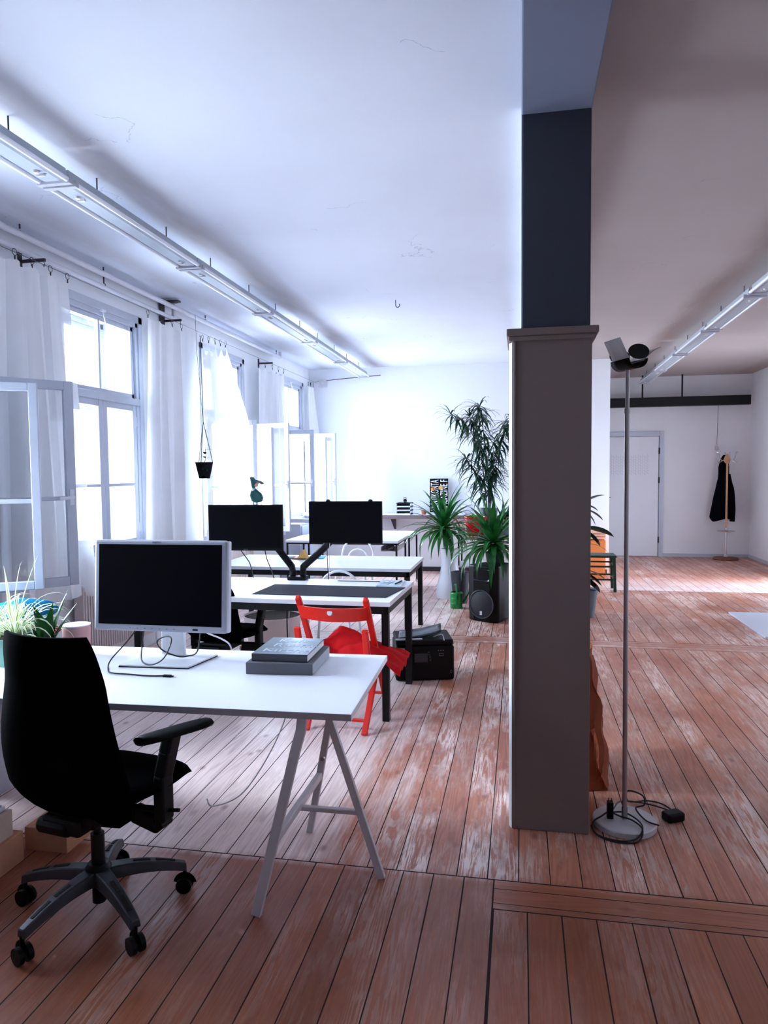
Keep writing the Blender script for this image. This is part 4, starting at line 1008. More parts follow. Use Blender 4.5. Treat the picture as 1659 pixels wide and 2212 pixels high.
# white tubular chairs
def tube_chair(label, loc, rz, hoop=.82):
    t = thing('tubular_chair', label, 'chair', loc, rz, 'white chairs behind the middle desk')
    MB().box((-.2,-.2,.44),(.2,.2,.46)).build('seat', M['white_metal'], t, bevel=.01)
    MB().tube([(-.19,-.19,.44)] + [(-.19,-.2,.6)] + arc((0,-.21,hoop-.19), .19, PI, 0, 12) + [(.19,-.2,.6),(.19,-.19,.44)], .012, 8).build('back_hoop', M['white_metal'], t, smooth=True)
    MB().tube([(-.12,-.19,.44)] + arc((0,-.21,hoop-.25), .12, PI, 0, 10) + [(.12,-.19,.44)], .009, 8).build('inner_hoop', M['white_metal'], t, smooth=True)
    for sx in (-1,1):
        for sy in (-1,1): MB().cyl((sx*.17,sy*.17,.44),(sx*.21,sy*.21,0),.012,8).build('leg', M['white_metal'], t, smooth=True)
    return t
tube_chair('white tubular hoop-back chair between the two rows of far desks', (-1.93, 8.15, 0), PI, .80)
tube_chair('white chair whose legs show under the middle desk', (-1.62, 6.05, 0), PI, .70)

# ------------------------------------------------------------------ red folding chair with cloth
rc = thing('folding_chair', 'red wooden folding chair drawn up to the middle desk', 'chair', (-1.105, 4.35, 0), math.radians(-4))
def rp(x, y, z): return Vector((x, y, z))
W2 = .215
for s in (-1, 1):
    # long leg: from back top down to the front foot
    MB().bar((s*W2,-.22,.835),(s*W2*.98,.30,0), .024, .036, (1,0,0)).lathe([(.018,-.012),(.018,.012)], (s*W2,-.22,.835), 14, T=Matrix.Rotation(PI/2,4,'Y'), capt=True).build('long_leg', M['red_paint'], rc, bevel=.004)
    MB().bar((s*(W2-.028),.20,.45),(s*(W2-.028),-.19,0), .024, .036, (1,0,0)).build('short_leg', M['red_paint'], rc, bevel=.004)
    MB().bar((s*(W2+.0),-.245,.66),(s*(W2+.0),-.17,.40), .028, .038, (1,0,0)).build('arm_link', M['red_paint'], rc, bevel=.006)
br = MB()
def rail(u, v, o):
    x = (2*u-1)*W2; y = -.205 - .045*(1-(2*u-1)**2) + o; z = .705 + .085*v - .012*(1-(2*u-1)**2) + (.006*(1-(2*u-1)**2) if v > .5 else 0)
    y += -(z-.77)*.6 + .0
    return Vector((x, y, z))
br.grid(lambda u,v: rail(u,v,.009), 20, 4); br.grid(lambda u,v: rail(u,v,-.009), 20, 4)
for v in (0,1):
    for i in range(20): br.add([rail(i/20,v,.009), rail((i+1)/20,v,.009), rail((i+1)/20,v,-.009), rail(i/20,v,-.009)], [(0,1,2,3)])
bro = br.build('back_rail', M['red_paint'], rc, smooth=True)
lab(MB().lathe([(.016,-.012),(.016,.012)], (0,-.249,.755), 18, T=Matrix.Rotation(PI/2-.3,4,'X'), capt=True).build('finger_hole', mat('hole_disc_grey', rgb(188,186,196), .8), bro), 'round finger hole')  # flat pale disc set in place of an open hole
MB().box((-W2+.02,-.16,.437),(W2-.02,.22,.452)).build('seat', M['white_metal'], rc, bevel=.004)
for a_, b__ in (((-W2+.03,-.13,.07),(W2-.03,-.13,.07)), ((-W2,.22,.14),(W2,.22,.14))): MB().bar(a_, b__, .03, .014).build('stretcher', M['red_paint'], rc, bevel=.003)
# cloth lying over the seat and hanging to the right
cl = MB(); rr = random.Random(3)
def cloth(u, v):
    x = -1.30 + .54*u; y = 4.15 + .40*v
    # sits on the seat with folds, its right part falls over the side
    fold = .014*math.sin(9*u+5*v) + .010*math.sin(17*v-6*u+1) + .006*math.sin(23*u+9*v+2)
    fold += .020*abs(math.sin(6.5*u + 3.2*v + .6*math.sin(8*v))) - .012*abs(math.sin(11*v - 4*u))
    zz = .474 + .050*math.sin(PI*min(1,max(0,u)))*math.sin(PI*min(1,.15+.8*v)) + fold + .10*max(0,1-abs(u-.28)*3)*max(0, 1-abs(v-.7)*2.2)
    if u > .70:
        k = (u-.70)/.30; zz -= .085*k*k; x += .05*k
    if v < .12: zz -= .03*(1-v/.12)
    return Vector((x, y + .02*math.sin(7*u), zz))
cl.grid(cloth, 44, 34)
tag(cl.build('red_cloth', M['red_cloth'], loc=(-1.1,4.3,.46), smooth=True, solid=.006), 'crumpled red cloth draped over the seat of the red folding chair', 'cloth')

# ------------------------------------------------------------------ printer on the floor
pr = thing('inkjet_printer', 'black multifunction printer standing on the floor behind the desk leg', 'printer', (-.757, 5.50, 0), math.radians(14))
MB().box((-.225,-.18,.005),(.225,.19,.27)).build('body', M['black_plastic'], pr, bevel=.016)
MB().box((-.22,-.17,.272),(.22,.18,.315)).build('scanner_lid', M['black_plastic'], pr, bevel=.012)
lab(MB().box((-.225,-.181,.318),(-.02,-.155,.326)).build('light_strip', M['silver'], pr), 'silver strip')
ft = MB()
def feeder(u, v):
    return Vector((-.20+.33*u+.03*v, -.13+.24*v, .318+.050*u*u+.012*v + .012*math.sin(PI*v) ))
ft.grid(feeder, 8, 8)
lab(ft.build('paper_feeder', mat('smoky_plastic', rgb(34,38,50), .25), pr, smooth=True, solid=.008), 'raised grey document feeder')
TP = TR(0,-.1815,0) @ Matrix.Rotation(PI/2,4,'X')
lab(MB().text('EPSON', .030, TR(-.195,-.1812,.238) @ Matrix.Rotation(PI/2,4,'X')).build('maker_name', M['white_text'], pr), 'white EPSON lettering')
cp = MB().box((-.09,-.186,.13),(.045,-.18,.235)).build('control_panel', M['black_plastic'], pr, bevel=.002)
MB().box((-.08,-.188,.148),(.02,-.185,.215)).build('display', mat('display_grey', rgb(52,50,60), .3), cp)
ic = MB()
for x, z in ((.03,.225),(.034,.205),(.038,.185),(.042,.165)): ic.tube(arc((x,-.1875,z), .006, 0, 2*PI*.9, 8), .0008, 4)
for x in (.10,.118,.136): ic.box((x,-.1825,.232),(x+.007,-.181,.238))
ic.tube([(.108,-.182,.196),(.142,-.182,.196),(.142,-.182,.212),(.108,-.182,.212),(.108,-.182,.196)], .0012, 4)
ic.tube([(.192,-.182,.06),(.205,-.182,.06),(.205,-.182,.08),(.192,-.182,.08),(.192,-.182,.06)], .0008, 4)
ic.build('printed_icon', M['pale_text'], pr)
cable('printer_cable', [(-.66,5.42,.322),(-.62,5.44,.335),(-.60,5.46,.335),(-.585,5.43,.325),(-.572,5.37,.31)], .003, M['cable_white'], 'short pale cable lying on the printer lid')

# ------------------------------------------------------------------ speaker, pots, can, vase
spk = thing('loudspeaker', 'black PA loudspeaker with round grille on the floor beside the pillar', 'loudspeaker', (-.30, 7.72, 0), math.radians(-30))
T = Matrix.Identity(4)
prof = [(-.19,-.17),(-.10,-.21),(.10,-.21),(.19,-.17),(.13,.19),(-.13,.19)]
MB().prism(prof, .60).build('cabinet', M['black_plastic'], spk, bevel=.020)
lab(MB().lathe([(.145,-.006),(.148,.004),(.13,.012),(.001,.016)], (0,-.205,.19), 36, T=Matrix.Rotation(PI/2,4,'X'), capb=False).build('woofer_grille', mat('speaker_mesh', rgb(34,36,44), .6, noise=.3, nscale=300), spk, smooth=True), 'round mesh grille')
lab(MB().tube(arc((0,-.218,.19), .148, 0, 2*PI, 40), .005, 6).build('grille_ring', mat('dark_grey_ring', rgb(80,84,96), .4), spk, smooth=True), 'grey ring')
hn = MB().grid(lambda u,v: Vector(((2*u-1)*.10, -.214+.05*(1-(2*u-1)**2)*(1-(2*v-1)**2), .44+.12*v)), 12, 8)
lab(hn.build('horn', mat('horn_sheen', rgb(70,76,92), .2), spk, smooth=True), 'shiny curved horn')
lab(MB().box((-.013,-.224,.075),(.013,-.218,.115)).build('badge', M['white_pot'], spk), 'small pale badge')

def yucca(t, c, n, L, W, seed, droopk=1.0, trunk=None, base=None):
    r = random.Random(seed); b = MB(); c = Vector(c)
    for i in range(n):
        az = i*2.399963 + r.uniform(-.2,.2); k = i/(n-1)
        el = 1.35 - 1.75*(k**.8) + r.uniform(-.12,.12)
        dr_ = (.5 + 1.5*k) * droopk * r.uniform(.7,1.25)
        o = c + Vector((math.cos(az), math.sin(az), 0))*.015 + Vector((0,0,.05*(1-k)))
        b.leaf(o, az, el, L*r.uniform(.75,1.08), W*r.uniform(.85,1.15), dr_, n=8, fold=.3, curl=1.2)
    b.build('foliage', M['leaf_yucca'], t, smooth=True)
    if trunk: MB().tube(smooth_path([(0,0,trunk), (.01,.0,(trunk+c.z)/2), (c.x,c.y,c.z)], 5), .018, 8).build('trunk', M['stem'], t, smooth=True)
vs = thing('yucca', 'yucca with drooping strap leaves in the tall white conical pot', 'plant', (-.88, 8.98, 0))
MB().lathe([(.165,0),(.175,.05),(.17,.12),(.115,.36),(.105,.45),(.115,.62),(.105,.62),(.095,.5)], seg=30).build('tall_pot', M['white_pot'], vs, smooth=True)
MB().lathe([(.104,.60),(.001,.605)], seg=20, capb=False).build('soil', M['soil'], vs)
yucca(vs, (-.07,-.02,.86), 66, .62, .062, 21, 1.25, trunk=.6)
y2 = thing('yucca', 'yucca with broad hanging leaves standing on top of the black loudspeaker', 'plant', (-.27, 7.78, .60))
MB().lathe([(.09,0),(.105,.12),(.097,.12),(.09,.10)], seg=24).build('pot', M['dark_pot'], y2, smooth=True)
MB().lathe([(.098,.105),(.001,.11)], seg=20, capb=False).build('soil', M['soil'], y2)
yucca(y2, (-.02,-.06,.20), 72, .60, .062, 33, 1.35, trunk=.10)

bp_ = thing('plant_pot', 'dark glazed floor pot between the white pot and the loudspeaker', 'pot', (-.72, 8.62, 0))
pot(bp_, .085, .115, .38, M['dark_pot'])
wc = thing('watering_can', 'green plastic watering can on the floor in front of the dark pot', 'watering can', (-.735, 8.28, 0))
rib = [(.068,0),(.072,.01),(.072,.05),(.075,.055),(.072,.06),(.072,.11),(.075,.115),(.072,.12),(.072,.17),(.075,.175),(.070,.185),(.062,.19)]
MB().lathe(rib, seg=28).build('body', M['green_plastic'], wc, smooth=True)
MB().tube(smooth_path([(.0,-.07,.05),(.005,-.10,.10),(.01,-.09,.20),(.0,-.05,.28),(-.02,-.02,.27)], 6), .009, 8).build('handle', M['green_plastic'], wc, smooth=True)
MB().tube(smooth_path([(.07,.02,.06),(.12,.05,.14),(.15,.07,.22)], 5), [.014]*5+[.011]*5+[.009], 8).build('spout', M['green_plastic'], wc, smooth=True)
tag(MB().box((-.585,8.20,0),(-.56,8.36,.44)).build('black_board', M['black_plastic'], loc=(-.57,8.3,0), bevel=.003), 'narrow black upright board beside the watering can', 'board')

# ------------------------------------------------------------------ far worktop with its plants and things
st = thing('wall_shelf', 'long grey-brown worktop on brackets along the far wall', 'shelf', (-1.1, 11.0, .87))
MB().box((-2.65,10.72,.875),(.62,YF-.02,.935)).build('top', M['desk_white'], st, world=True, bevel=.002)
lab(MB().box((-2.65,10.712,.876),(.62,10.721,.934)).build('edge', M['shelf_edge'], st, world=True), 'grey-brown front edge')
for x in (-2.0, -1.2, -.3, .5):
    MB().prism([(0,0),(.35,0),(0,-.20)], .03, T=TR(x, YF-.02, .873) @ Matrix(((0,0,1,0),(-1,0,0,0),(0,1,0,0),(0,0,0,1)))).build('bracket', M['black_metal'], st, world=True)
ZW = .9352
lt = thing('letter_tray', 'black and white stacked letter tray on the far worktop', 'letter tray', (-1.77, 10.95, ZW))
for i in range(3):
    z = i*.058
    MB().box((-.11,-.14,z),(.11,.14,z+.018)).box((-.11,-.14,z),(-.104,.14,z+.056)).box((.104,-.14,z),(.11,.14,z+.056)).build('tray', M['white_pot'], lt)
    lab(MB().box((-.103,-.10,z+.018),(.103,.13,z+.05)).build('files', M['black_plastic'], lt), 'dark files in the tray')
MB().box((-.112,-.142,.174),(.112,.142,.182)).build('top', M['black_plastic'], lt)
al = tag(MB().lathe([(.02,.0),(.028,.02),(.028,.045),(.015,.06)], (-1.76,10.92,ZW+.1825), 14, capt=True).tube(arc((-1.76,10.92,ZW+.235), .03, .3, PI-.3, 8), .004, 5).build('table_clock', M['black_plastic'], loc=(-1.76,10.92,ZW+.1825), smooth=True), 'small black ornament on top of the letter tray', 'ornament')
tp = thing('plant_pot', 'tiny terracotta pot on the far worktop next to the letter tray', 'pot', (-1.46, 10.86, ZW)); pot(tp, .03, .038, .065, M['terracotta'])
bw_ = thing('bowl', 'white bowl on the far worktop below the poster', 'bowl', (-.98, 10.9, ZW)); MB().lathe([(.03,0),(.055,.035),(.075,.10),(.07,.10),(.05,.04),(.001,.012)], seg=24).build('bowl_body', M['white_pot'], bw_, smooth=True)
bw2 = thing('bowl', 'larger white bowl on the far worktop behind the yucca', 'bowl', (-.78, 10.98, ZW)); MB().lathe([(.05,0),(.09,.05),(.115,.14),(.108,.14),(.08,.06),(.001,.012)], seg=24).build('bowl_body', M['white_pot'], bw2, smooth=True)
bg = thing('plant_pot', 'blue-grey pot on the far worktop right in front of the poster', 'pot', (-1.18, 10.86, ZW)); pot(bg, .055, .07, .12, M['slate_pot'])

po = thing('poster', 'black and white lettered poster leaning on the far wall', 'poster', (-1.265, 11.2, ZW+.02), 0)
TPq = Matrix.Rotation(math.radians(-3), 4, 'X')
MB().box((-.145,0,0),(.145,.012,.53), T=TPq).build('board', M['black_plastic'], po)
RT = TPq @ TR(0,-.002,0) @ Matrix.Rotation(PI/2,4,'X') @ Matrix.Rotation(PI/2,4,'Z')
def squeeze(body, w, h, x, z):
    b = MB().text(body, 1.0, Matrix.Identity(4), extrude=.0)
    xs = [v.x for v in b.v]; ysv = [v.y for v in b.v]
    o = MB()
    S = [Vector(((v.x-min(xs))/(max(xs)-min(xs))*w, (v.y-min(ysv))/(max(ysv)-min(ysv))*h, 0)) for v in b.v]
    # lettering runs upward: x -> z, y -> -x
    o.add([TPq @ Vector((x - v.y, -.0015, z + v.x)) for v in S], b.f)
    return o
l1 = squeeze('IPUNTIKONTA', .49, .125, -.005, .02); l2 = squeeze('MAGAZINE F', .49, .115, .135, .02); l1.add(l2.v, l2.f)
lab(l1.build('lettering', M['paper'], po), 'white upright block letters')
for x, z, m_ in ((-.09, .365, 'orange'), (.03, .385, 'yellow')):
    MB().lathe([(.032,-.001),(.032,.001)], (x,-.026,z), 20, T=Matrix.Rotation(PI/2,4,'X'), capt=True).build('fruit_spot', M[m_], po)
ph = tag(MB().box((-.535,YF-.006,1.415),(-.40,YF-.002,1.52)).build('photo_print', mat('dark_photo', rgb(40,48,62), .3, noise=.9, nscale=14), loc=(-.47,YF,1.41)), 'small dark photo print pinned to the far wall', 'photo')
tag(MB().box((-.545,YF-.005,1.05),(-.51,YF-.002,1.41)).build('wall_paper_strip', M['paper'], loc=(-.53,YF,1.05)), 'narrow white paper strip hanging under the small photo', 'paper')

# tall narrow-leaved fig
tf = thing('narrow_leaf_fig', 'tall fig with drooping narrow leaves rising above the far worktop', 'plant', (-.42, 9.62, .90))
MB().lathe([(.10,0),(.125,.20),(.117,.20),(.11,.18)], seg=24).build('pot', M['dark_pot'], tf, smooth=True)
MB().lathe([(.118,.185),(.001,.19)], seg=20, capb=False).build('soil', M['soil'], tf)
stems = MB(); fol = MB(); r = random.Random(42)
def stem(pts, rad):
    p = smooth_path(pts, 6); stems.tube(p, [rad*(1-.7*i/len(p)) for i in range(len(p))], 6); return p
S_ = [stem([(-.02,0,.18),(-.06,.02,.6),(-.12,.02,1.0),(-.20,0,1.32),(-.25,-.02,1.42)], .009),
      stem([(0,0,.18),(-.01,.0,.7),(-.06,.02,1.15),(-.10,.0,1.45),(-.12,0,1.55)], .009),
      stem([(.02,0,.18),(.06,.0,.6),(.14,.02,.95),(.22,.0,1.25),(.30,-.02,1.38)], .009),
      stem([(.0,.02,.18),(.04,.05,.55),(.05,.04,.85),(.08,.03,1.12)], .007),
      stem([(-.02,.02,.18),(-.12,.05,.5),(-.22,.04,.75),(-.30,.03,.86)], .006),
      stem([(-.12,.02,1.0),(-.25,.02,1.25),(-.38,.02,1.40),(-.50,0,1.46)], .005)]
for si, p in enumerate(S_):
    n = len(p)
    for i in range(int(n*.22), n):
        for k in range(6 if si < 5 else 2):
            az = r.uniform(0, 2*PI); q = p[i] + Vector((r.uniform(-.02,.02), r.uniform(-.02,.02), r.uniform(-.03,.03)))
            fol.leaf(q, az, r.uniform(-.9, .35), r.uniform(.24,.38), .026, r.uniform(.7,1.7), n=5, fold=.2)
    for k in range(6): fol.leaf(p[-1], r.uniform(0,2*PI), r.uniform(.3,1.0), r.uniform(.24,.34), .022, 2.0, n=6, fold=.2)
stems.build('stems', M['stem'], tf, smooth=True)
fol.build('foliage', M['leaf_narrow'], tf, smooth=True)

# plant table holding the pots between worktop and loudspeaker
pt = thing('plant_stand', 'grey shelf unit carrying the red pot and the tall fig', 'plant stand', (-.36, 9.5, 0))
MB().box((-.45,-.28,.72),(.48,.28,.75)).box((-.45,-.28,.35),(.48,.28,.37)).build('board', M['grey_metal'], pt, bevel=.003)
for sx in (-.44,.45):
    for sy in (-.26,.24): MB().box((sx,sy,0),(sx+.02,sy+.02,.72)).build('post', M['black_metal'], pt)
rp_ = thing('plant_pot', 'large glossy red pot on the plant stand', 'pot', (-.58, 9.40, .7505))
MB().lathe([(.10,0),(.118,.07),(.125,.075),(.118,.08),(.135,.17),(.145,.175),(.14,.19),(.15,.25),(.14,.25),(.13,.22)], seg=30).build('pot_body', M['red_ceramic'], rp_, smooth=True)
MB().lathe([(.135,.225),(.001,.23)], seg=20, capb=False).build('soil', M['soil'], rp_)
lf = MB(); r = random.Random(9)
for i in range(12): lf.leaf((r.uniform(-.05,.05), r.uniform(-.05,.05), .22), r.uniform(0,6.28), r.uniform(.2,1.1), r.uniform(.10,.18), .055, 1.4, n=5, fold=.15)
lf.build('foliage', M['leaf_light'], rp_, smooth=True)
bk2 = tag(MB().lathe([(.02,0),(.16,.0),(.16,.15),(.10,.15)], (-.42,9.62,.7505), 24, capt=True).build('pot_riser', M['slate_pot'], loc=(-.42,9.62,.7505), smooth=True), 'blue-grey upturned tub under the tall fig', 'tub')
sg_ = thing('variegated_plant', 'slate grey planter with curly pale green leaves right of the red pot', 'plant', (-.20, 9.36, .7505))
MB().lathe([(.10,0),(.125,.16),(.118,.16),(.11,.14)], seg=24).build('pot', M['slate_pot'], sg_, smooth=True)
MB().lathe([(.118,.145),(.001,.15)], seg=20, capb=False).build('soil', M['soil'], sg_)
strap_plant(sg_, 60, .22, .016, M['leaf_cluster'], base=(0,0,.15), e0=.1, e1=1.3, droop=2.6, seed=12, spread=.07)
sk = MB()
for az, el, L, W in ((.3,1.4,.42,.07),(1.9,1.45,.36,.06),(2.9,1.3,.30,.07),(0,1.1,.45,.06),(4.5,1.3,.3,.06)):
    sk.leaf((.03*math.cos(az),.03*math.sin(az),.14), az, el, L, W, .3, n=7, fold=.4, roll=.5)
lab(sk.build('broad_leaf', M['leaf_dark'], sg_, smooth=True), 'broad dark upright leaves')
# arching dry aloe-like stem in front of the worktop
an = thing('trailing_plant', 'trailing plant with a brown arching stem between the two yuccas', 'plant', (-.78, 9.42, .7505))
pot(an, .05, .065, .10, M['white_pot'])
MB().tube(smooth_path([(0,0,.09),(-.05,-.02,.20),(-.15,-.05,.26),(-.27,-.06,.20),(-.33,-.08,.06)], 8), .009, 6).build('stem', M['terracotta'], an, smooth=True)
tl = MB(); r = random.Random(3)
for i in range(26): tl.leaf((r.uniform(-.04,.04), r.uniform(-.04,.04), .10), r.uniform(0,6.28), r.uniform(-.2,1.0), r.uniform(.08,.2), .014, 2.5, n=5)
for i in range(30): tl.leaf((r.uniform(-.08,.05), -.08, .05 - r.uniform(0,.45)), r.uniform(0,6.28), r.uniform(-.5,.6), r.uniform(.04,.09), .018, 2.0, n=4)
tl.build('foliage', M['leaf_cluster'], an, smooth=True)

# climbing plant with a dried flower close to the pillar
cp_ = thing('climbing_plant', 'thin climbing plant with a dried tan flower left of the pillar', 'plant', (.02, 9.9, .935))
pot(cp_, .06, .075, .12, M['dark_pot'])
MB().tube(smooth_path([(0,0,.10),(-.10,-.02,.25),(-.12,0,.40),(-.05,0,.52),(-.08,0,.68),(-.02,0,.85)], 8), .005, 5).tube(smooth_path([(-.06,0,.50),(-.2,0,.58),(-.3,0,.52)], 5), .003, 5).build('stem', M['stem'], cp_, smooth=True)
cl_ = MB(); r = random.Random(2)
for z, x in ((.52,-.06),(.60,-.07),(.68,-.08),(.80,-.04),(.40,-.1),(.58,-.2),(.85,-.03)):
    cl_.leaf((x,0,z), r.uniform(2.5,4), .3, .11, .05, 1.0, n=5); cl_.leaf((x,0,z), r.uniform(-1,1), .1, .09, .04, 1.0, n=5)
cl_.build('foliage', M['leaf_snake'], cp_, smooth=True)
fw = MB()
for i in range(9): fw.leaf((-.04,0,.93), i*.7, .5 if i % 2 else -.3, .09, .05, 1.6, n=4, fold=.5)
lab(fw.build('dried_flower', M['tan'], cp_, smooth=True), 'dried tan flower')

# ------------------------------------------------------------------ right of the pillar
og = thing('orange_cabinet', 'orange louvred cabinet against the far wall behind the green stool', 'cabinet', (.99, 10.98, 0))
MB().box((-.24,-.12,0),(.24,.32,.56)).build('body', M['orange'], og, bevel=.004)
sv = MB()
for z in (.60,.64,.68): sv.box((-.24,-.13,z-.02),(.24,.30,z+.01))
lab(sv.build('slatted_top', mat('pale_orange_slats', rgb(244,190,160), .6), og, bevel=.003), 'paler slatted top')
MB().box((-.22,-.127,.05),(.22,-.12,.52)).build('door', M['orange'], og, bevel=.003)
gs = thing('wooden_stool', 'dark green wooden stool right of the pillar', 'stool', (1.03, 9.80, 0))
MB().box((-.20,-.17,.45),(.20,.17,.478)).build('seat', M['dark_green'], gs, bevel=.004)
for sx in (-1,1):
    for sy in (-1,1): MB().bar((sx*.17,sy*.145,.45),(sx*.185,sy*.155,0), .036, .036, (0,1,0)).build('leg', M['dark_green'], gs, bevel=.003)
for z in (.32,.15):
    for q0, q1 in (((-.17,-.155,z),(.17,-.135,z+.022)), ((-.17,.135,z+.03),(.17,.155,z+.05)), ((-.185,-.15,z+.015),(-.165,.15,z+.035)), ((.165,-.15,z+.015),(.185,.15,z+.035))):
        MB().box(q0, q1).build('rung', M['dark_green'], gs)
rb = thing('rubber_plant', 'rubber plant with big dark leaves half hidden behind the pillar', 'plant', (.66, 8.0, 0))
pot(rb, .13, .17, .30, M['slate_pot'])
MB().tube(smooth_path([(0,0,.28),(.02,0,.7),(.03,0,1.15),(.02,0,1.45)], 6), .011, 8).build('stem', M['stem'], rb, smooth=True)
ow = lambda t: math.sin(PI*min(1,.06+.94*t)**1.0)**.7
rl2 = MB(); rx = random.Random(6)
for z, az, el, L in ((1.25,.2,.45,.24),(1.22,-.1,-.3,.16),(1.18,.1,-.45,.24),(1.16,-.3,-.8,.2),(.98,.15,-.2,.34),(.95,-.6,-.6,.26),(.52,.1,-.35,.26),(.48,-.3,-.5,.24),(.44,.3,-.7,.24),(1.3,2.4,.5,.22),(1.1,3.0,.0,.26),(.8,3.4,.1,.26),(.7,2.2,-.2,.26),(1.42,.9,1.1,.2),(1.35,4.0,.6,.2),(.42,-.8,-.4,.26)):
    rl2.leaf((.02,0,z), az, el, L, .095, .5, n=7, fold=.18, wprof=ow, roll=rx.uniform(-.6,.3))
rl2.build('foliage', M['leaf_dark'], rb, smooth=True)
g2 = MB().leaf((.02,0,.80), .1, -.1, .30, .07, 1.2, n=7, fold=.18, wprof=ow)
lab(g2.build('young_leaf', M['leaf_light'], rb, smooth=True), 'bright green young leaf')
tag(MB().box((2.26,7.17,0),(3.35,8.38,.018)).build('white_panel', mat('white_panel_laminate', rgb(214,218,230), .3), loc=(2.8,7.8,0), bevel=.002), 'white panel lying flat on the floor at the right edge', 'panel')
# coat rack
cr = thing('coat_rack', 'slim coat rack with a brown disc base in the back right corner', 'coat rack', (3.55, 13.40, 0))
lab(MB().lathe([(.20,0),(.215,.012),(.20,.035),(.12,.045),(.001,.05)], seg=32).build('base', M['wood_brown'], cr, smooth=True), 'round brown wooden base')
MB().lathe([(.035,.045),(.03,.08),(.02,.085)], seg=18, capt=True).build('foot_collar', M['grey_metal'], cr, smooth=True)
lab(MB().cyl((0,0,.05),(0,0,.56),.017,14).build('lower_pole', M['chrome'], cr, smooth=True), 'chrome lower pole')
lab(MB().cyl((0,0,.56),(0,0,1.70),.017,14).build('upper_pole', M['wood'], cr, smooth=True), 'pale wooden upper pole')
MB().tube(arc((0,0,.50), .14, 0, 2*PI, 36, 'xy'), .009, 8).bar((-.14,0,.50),(.14,0,.50), .008, .008).build('umbrella_ring', M['chrome'], cr, smooth=True)
lab(MB().lathe([(.001,-.08),(.03,-.07),(.058,-.03),(.06,.0),(.045,.04),(.015,.09),(.001,.10)], (0,0,1.76), 20, capb=False).build('finial', M['wood'], cr, smooth=True), 'wooden finial')
for k in range(4):
    a = k*PI/2; T = RZ(a)
    MB().tube([T @ p for p in smooth_path([(.05,0,1.74),(.09,0,1.74),(.12,0,1.79),(.14,0,1.87),(.175,0,1.885)], 5)], .007, 6).tube([T @ p for p in smooth_path([(.07,0,1.74),(.11,0,1.715),(.14,0,1.70),(.155,0,1.725)], 5)], .006, 6).build('hook', M['chrome'], cr, smooth=True)
ct = MB()
rows = [(1.84,.015,.015,0),(1.80,.045,.03,0),(1.72,.075,.045,0),(1.62,.09,.05,-.005),(1.52,.09,.05,-.005),(1.46,.085,.05,0),(1.38,.115,.055,0),(1.25,.14,.06,0),(1.10,.165,.062,-.005),(.95,.18,.065,-.01),(.82,.195,.066,-.015),(.75,.20,.066,-.02)]
sg2 = 28; vs_ = []; fs_ = []
for z, a, b_, ox in rows:
    for k in range(sg2):
        t_ = 2*PI*k/sg2; w = 1+.06*math.sin(t_*6+z*4)*(1.85-z)
        zz = z - (.09*max(0, math.sin(t_*1.5+2.0)) if z < .8 else 0)
        vs_.append(Vector((3.53+ox+a*w*math.cos(t_), 13.52+b_*w*math.sin(t_), zz)))
for i in range(len(rows)-1):
    for k in range(sg2): fs_.append((i*sg2+k, i*sg2+(k+1)%sg2, (i+1)*sg2+(k+1)%sg2, (i+1)*sg2+k))
fs_.append(tuple(range(sg2))); fs_.append(tuple((len(rows)-1)*sg2+k for k in range(sg2)))
ct.add(vs_, fs_)
coat = thing('coat', 'long dark navy coat hanging on the coat rack', 'coat', (3.53, 13.52, .66))
ct.build('coat_body', M['navy_cloth'], coat, world=True, smooth=True)
sl3 = MB()
sl3.tube(smooth_path([(3.60,13.50,1.50),(3.655,13.48,1.2),(3.675,13.47,.9),(3.665,13.47,.665)], 5), [.03]*4+[.04]*6+[.042]*6, 12)
sl3.build('sleeve', M['navy_cloth'], coat, world=True, smooth=True)
MB().tube(smooth_path([(3.46,13.50,1.50),(3.44,13.48,1.2),(3.455,13.47,.9),(3.475,13.47,.70)], 5), [.03]*4+[.04]*6+[.04]*6, 12).build('sleeve', M['navy_cloth'], coat, world=True, smooth=True)

# ------------------------------------------------------------------ floor lamp
fm = mat('frosted_white_glass', rgb(245, 246, 250), .25); nt_ = fm.node_tree
t__ = nt_.nodes.new('ShaderNodeBsdfTranslucent'); t__.inputs[0].default_value = rgb(245, 246, 250); ms_ = nt_.nodes.new('ShaderNodeMixShader'); ms_.inputs[0].default_value = .6
nt_.links.new(nt_.nodes['Principled BSDF'].outputs[0], ms_.inputs[1]); nt_.links.new(t__.outputs[0], ms_.inputs[2]); nt_.links.new(ms_.outputs[0], nt_.nodes['Material Output'].inputs[0])
M['frosted'] = fm
fl = thing('floor_lamp', 'tall steel floor lamp with a tilted reflector head right of the pillar', 'floor lamp', (.462, 3.275, 0))
lab(MB().lathe([(.134,.0),(.138,.004),(.138,.026),(.134,.030),(.001,.031)], seg=48).build('base', M['steel_disc'] if 'steel_disc' in M else M['grey_metal'], fl, smooth=True), 'round grey steel base')
MB().cyl((0,0,.03),(-.005,0,1.86),.0105,16).cyl((-.005,0,1.84),(-.005,0,2.06),.0085,14).lathe([(.013,0),(.013,.05)], (0,0,.03), 14).cyl((-.005,0,1.845),(-.005,0,1.865),.013,16).build('pole', M['steel'], fl, smooth=True)
H = thing  # head built in a frame whose x axis is the reflector axis
ax = Vector((-.42, .90, 0)).normalized(); sd = Vector((ax.y, -ax.x, 0)); hc = Vector((.0, 0, 2.085))
def hp(a, s, z): return hc + ax*a + sd*s + Vector((0,0,z))
tr_ = MB().grid(lambda u,v: hp(-.07+.14*u, .045*math.cos(PI+PI*v), -.012+.040*math.sin(PI+PI*v)), 4, 14)
tr_.build('lamp_trough', M['black_plastic'], fl, smooth=True, solid=.004)
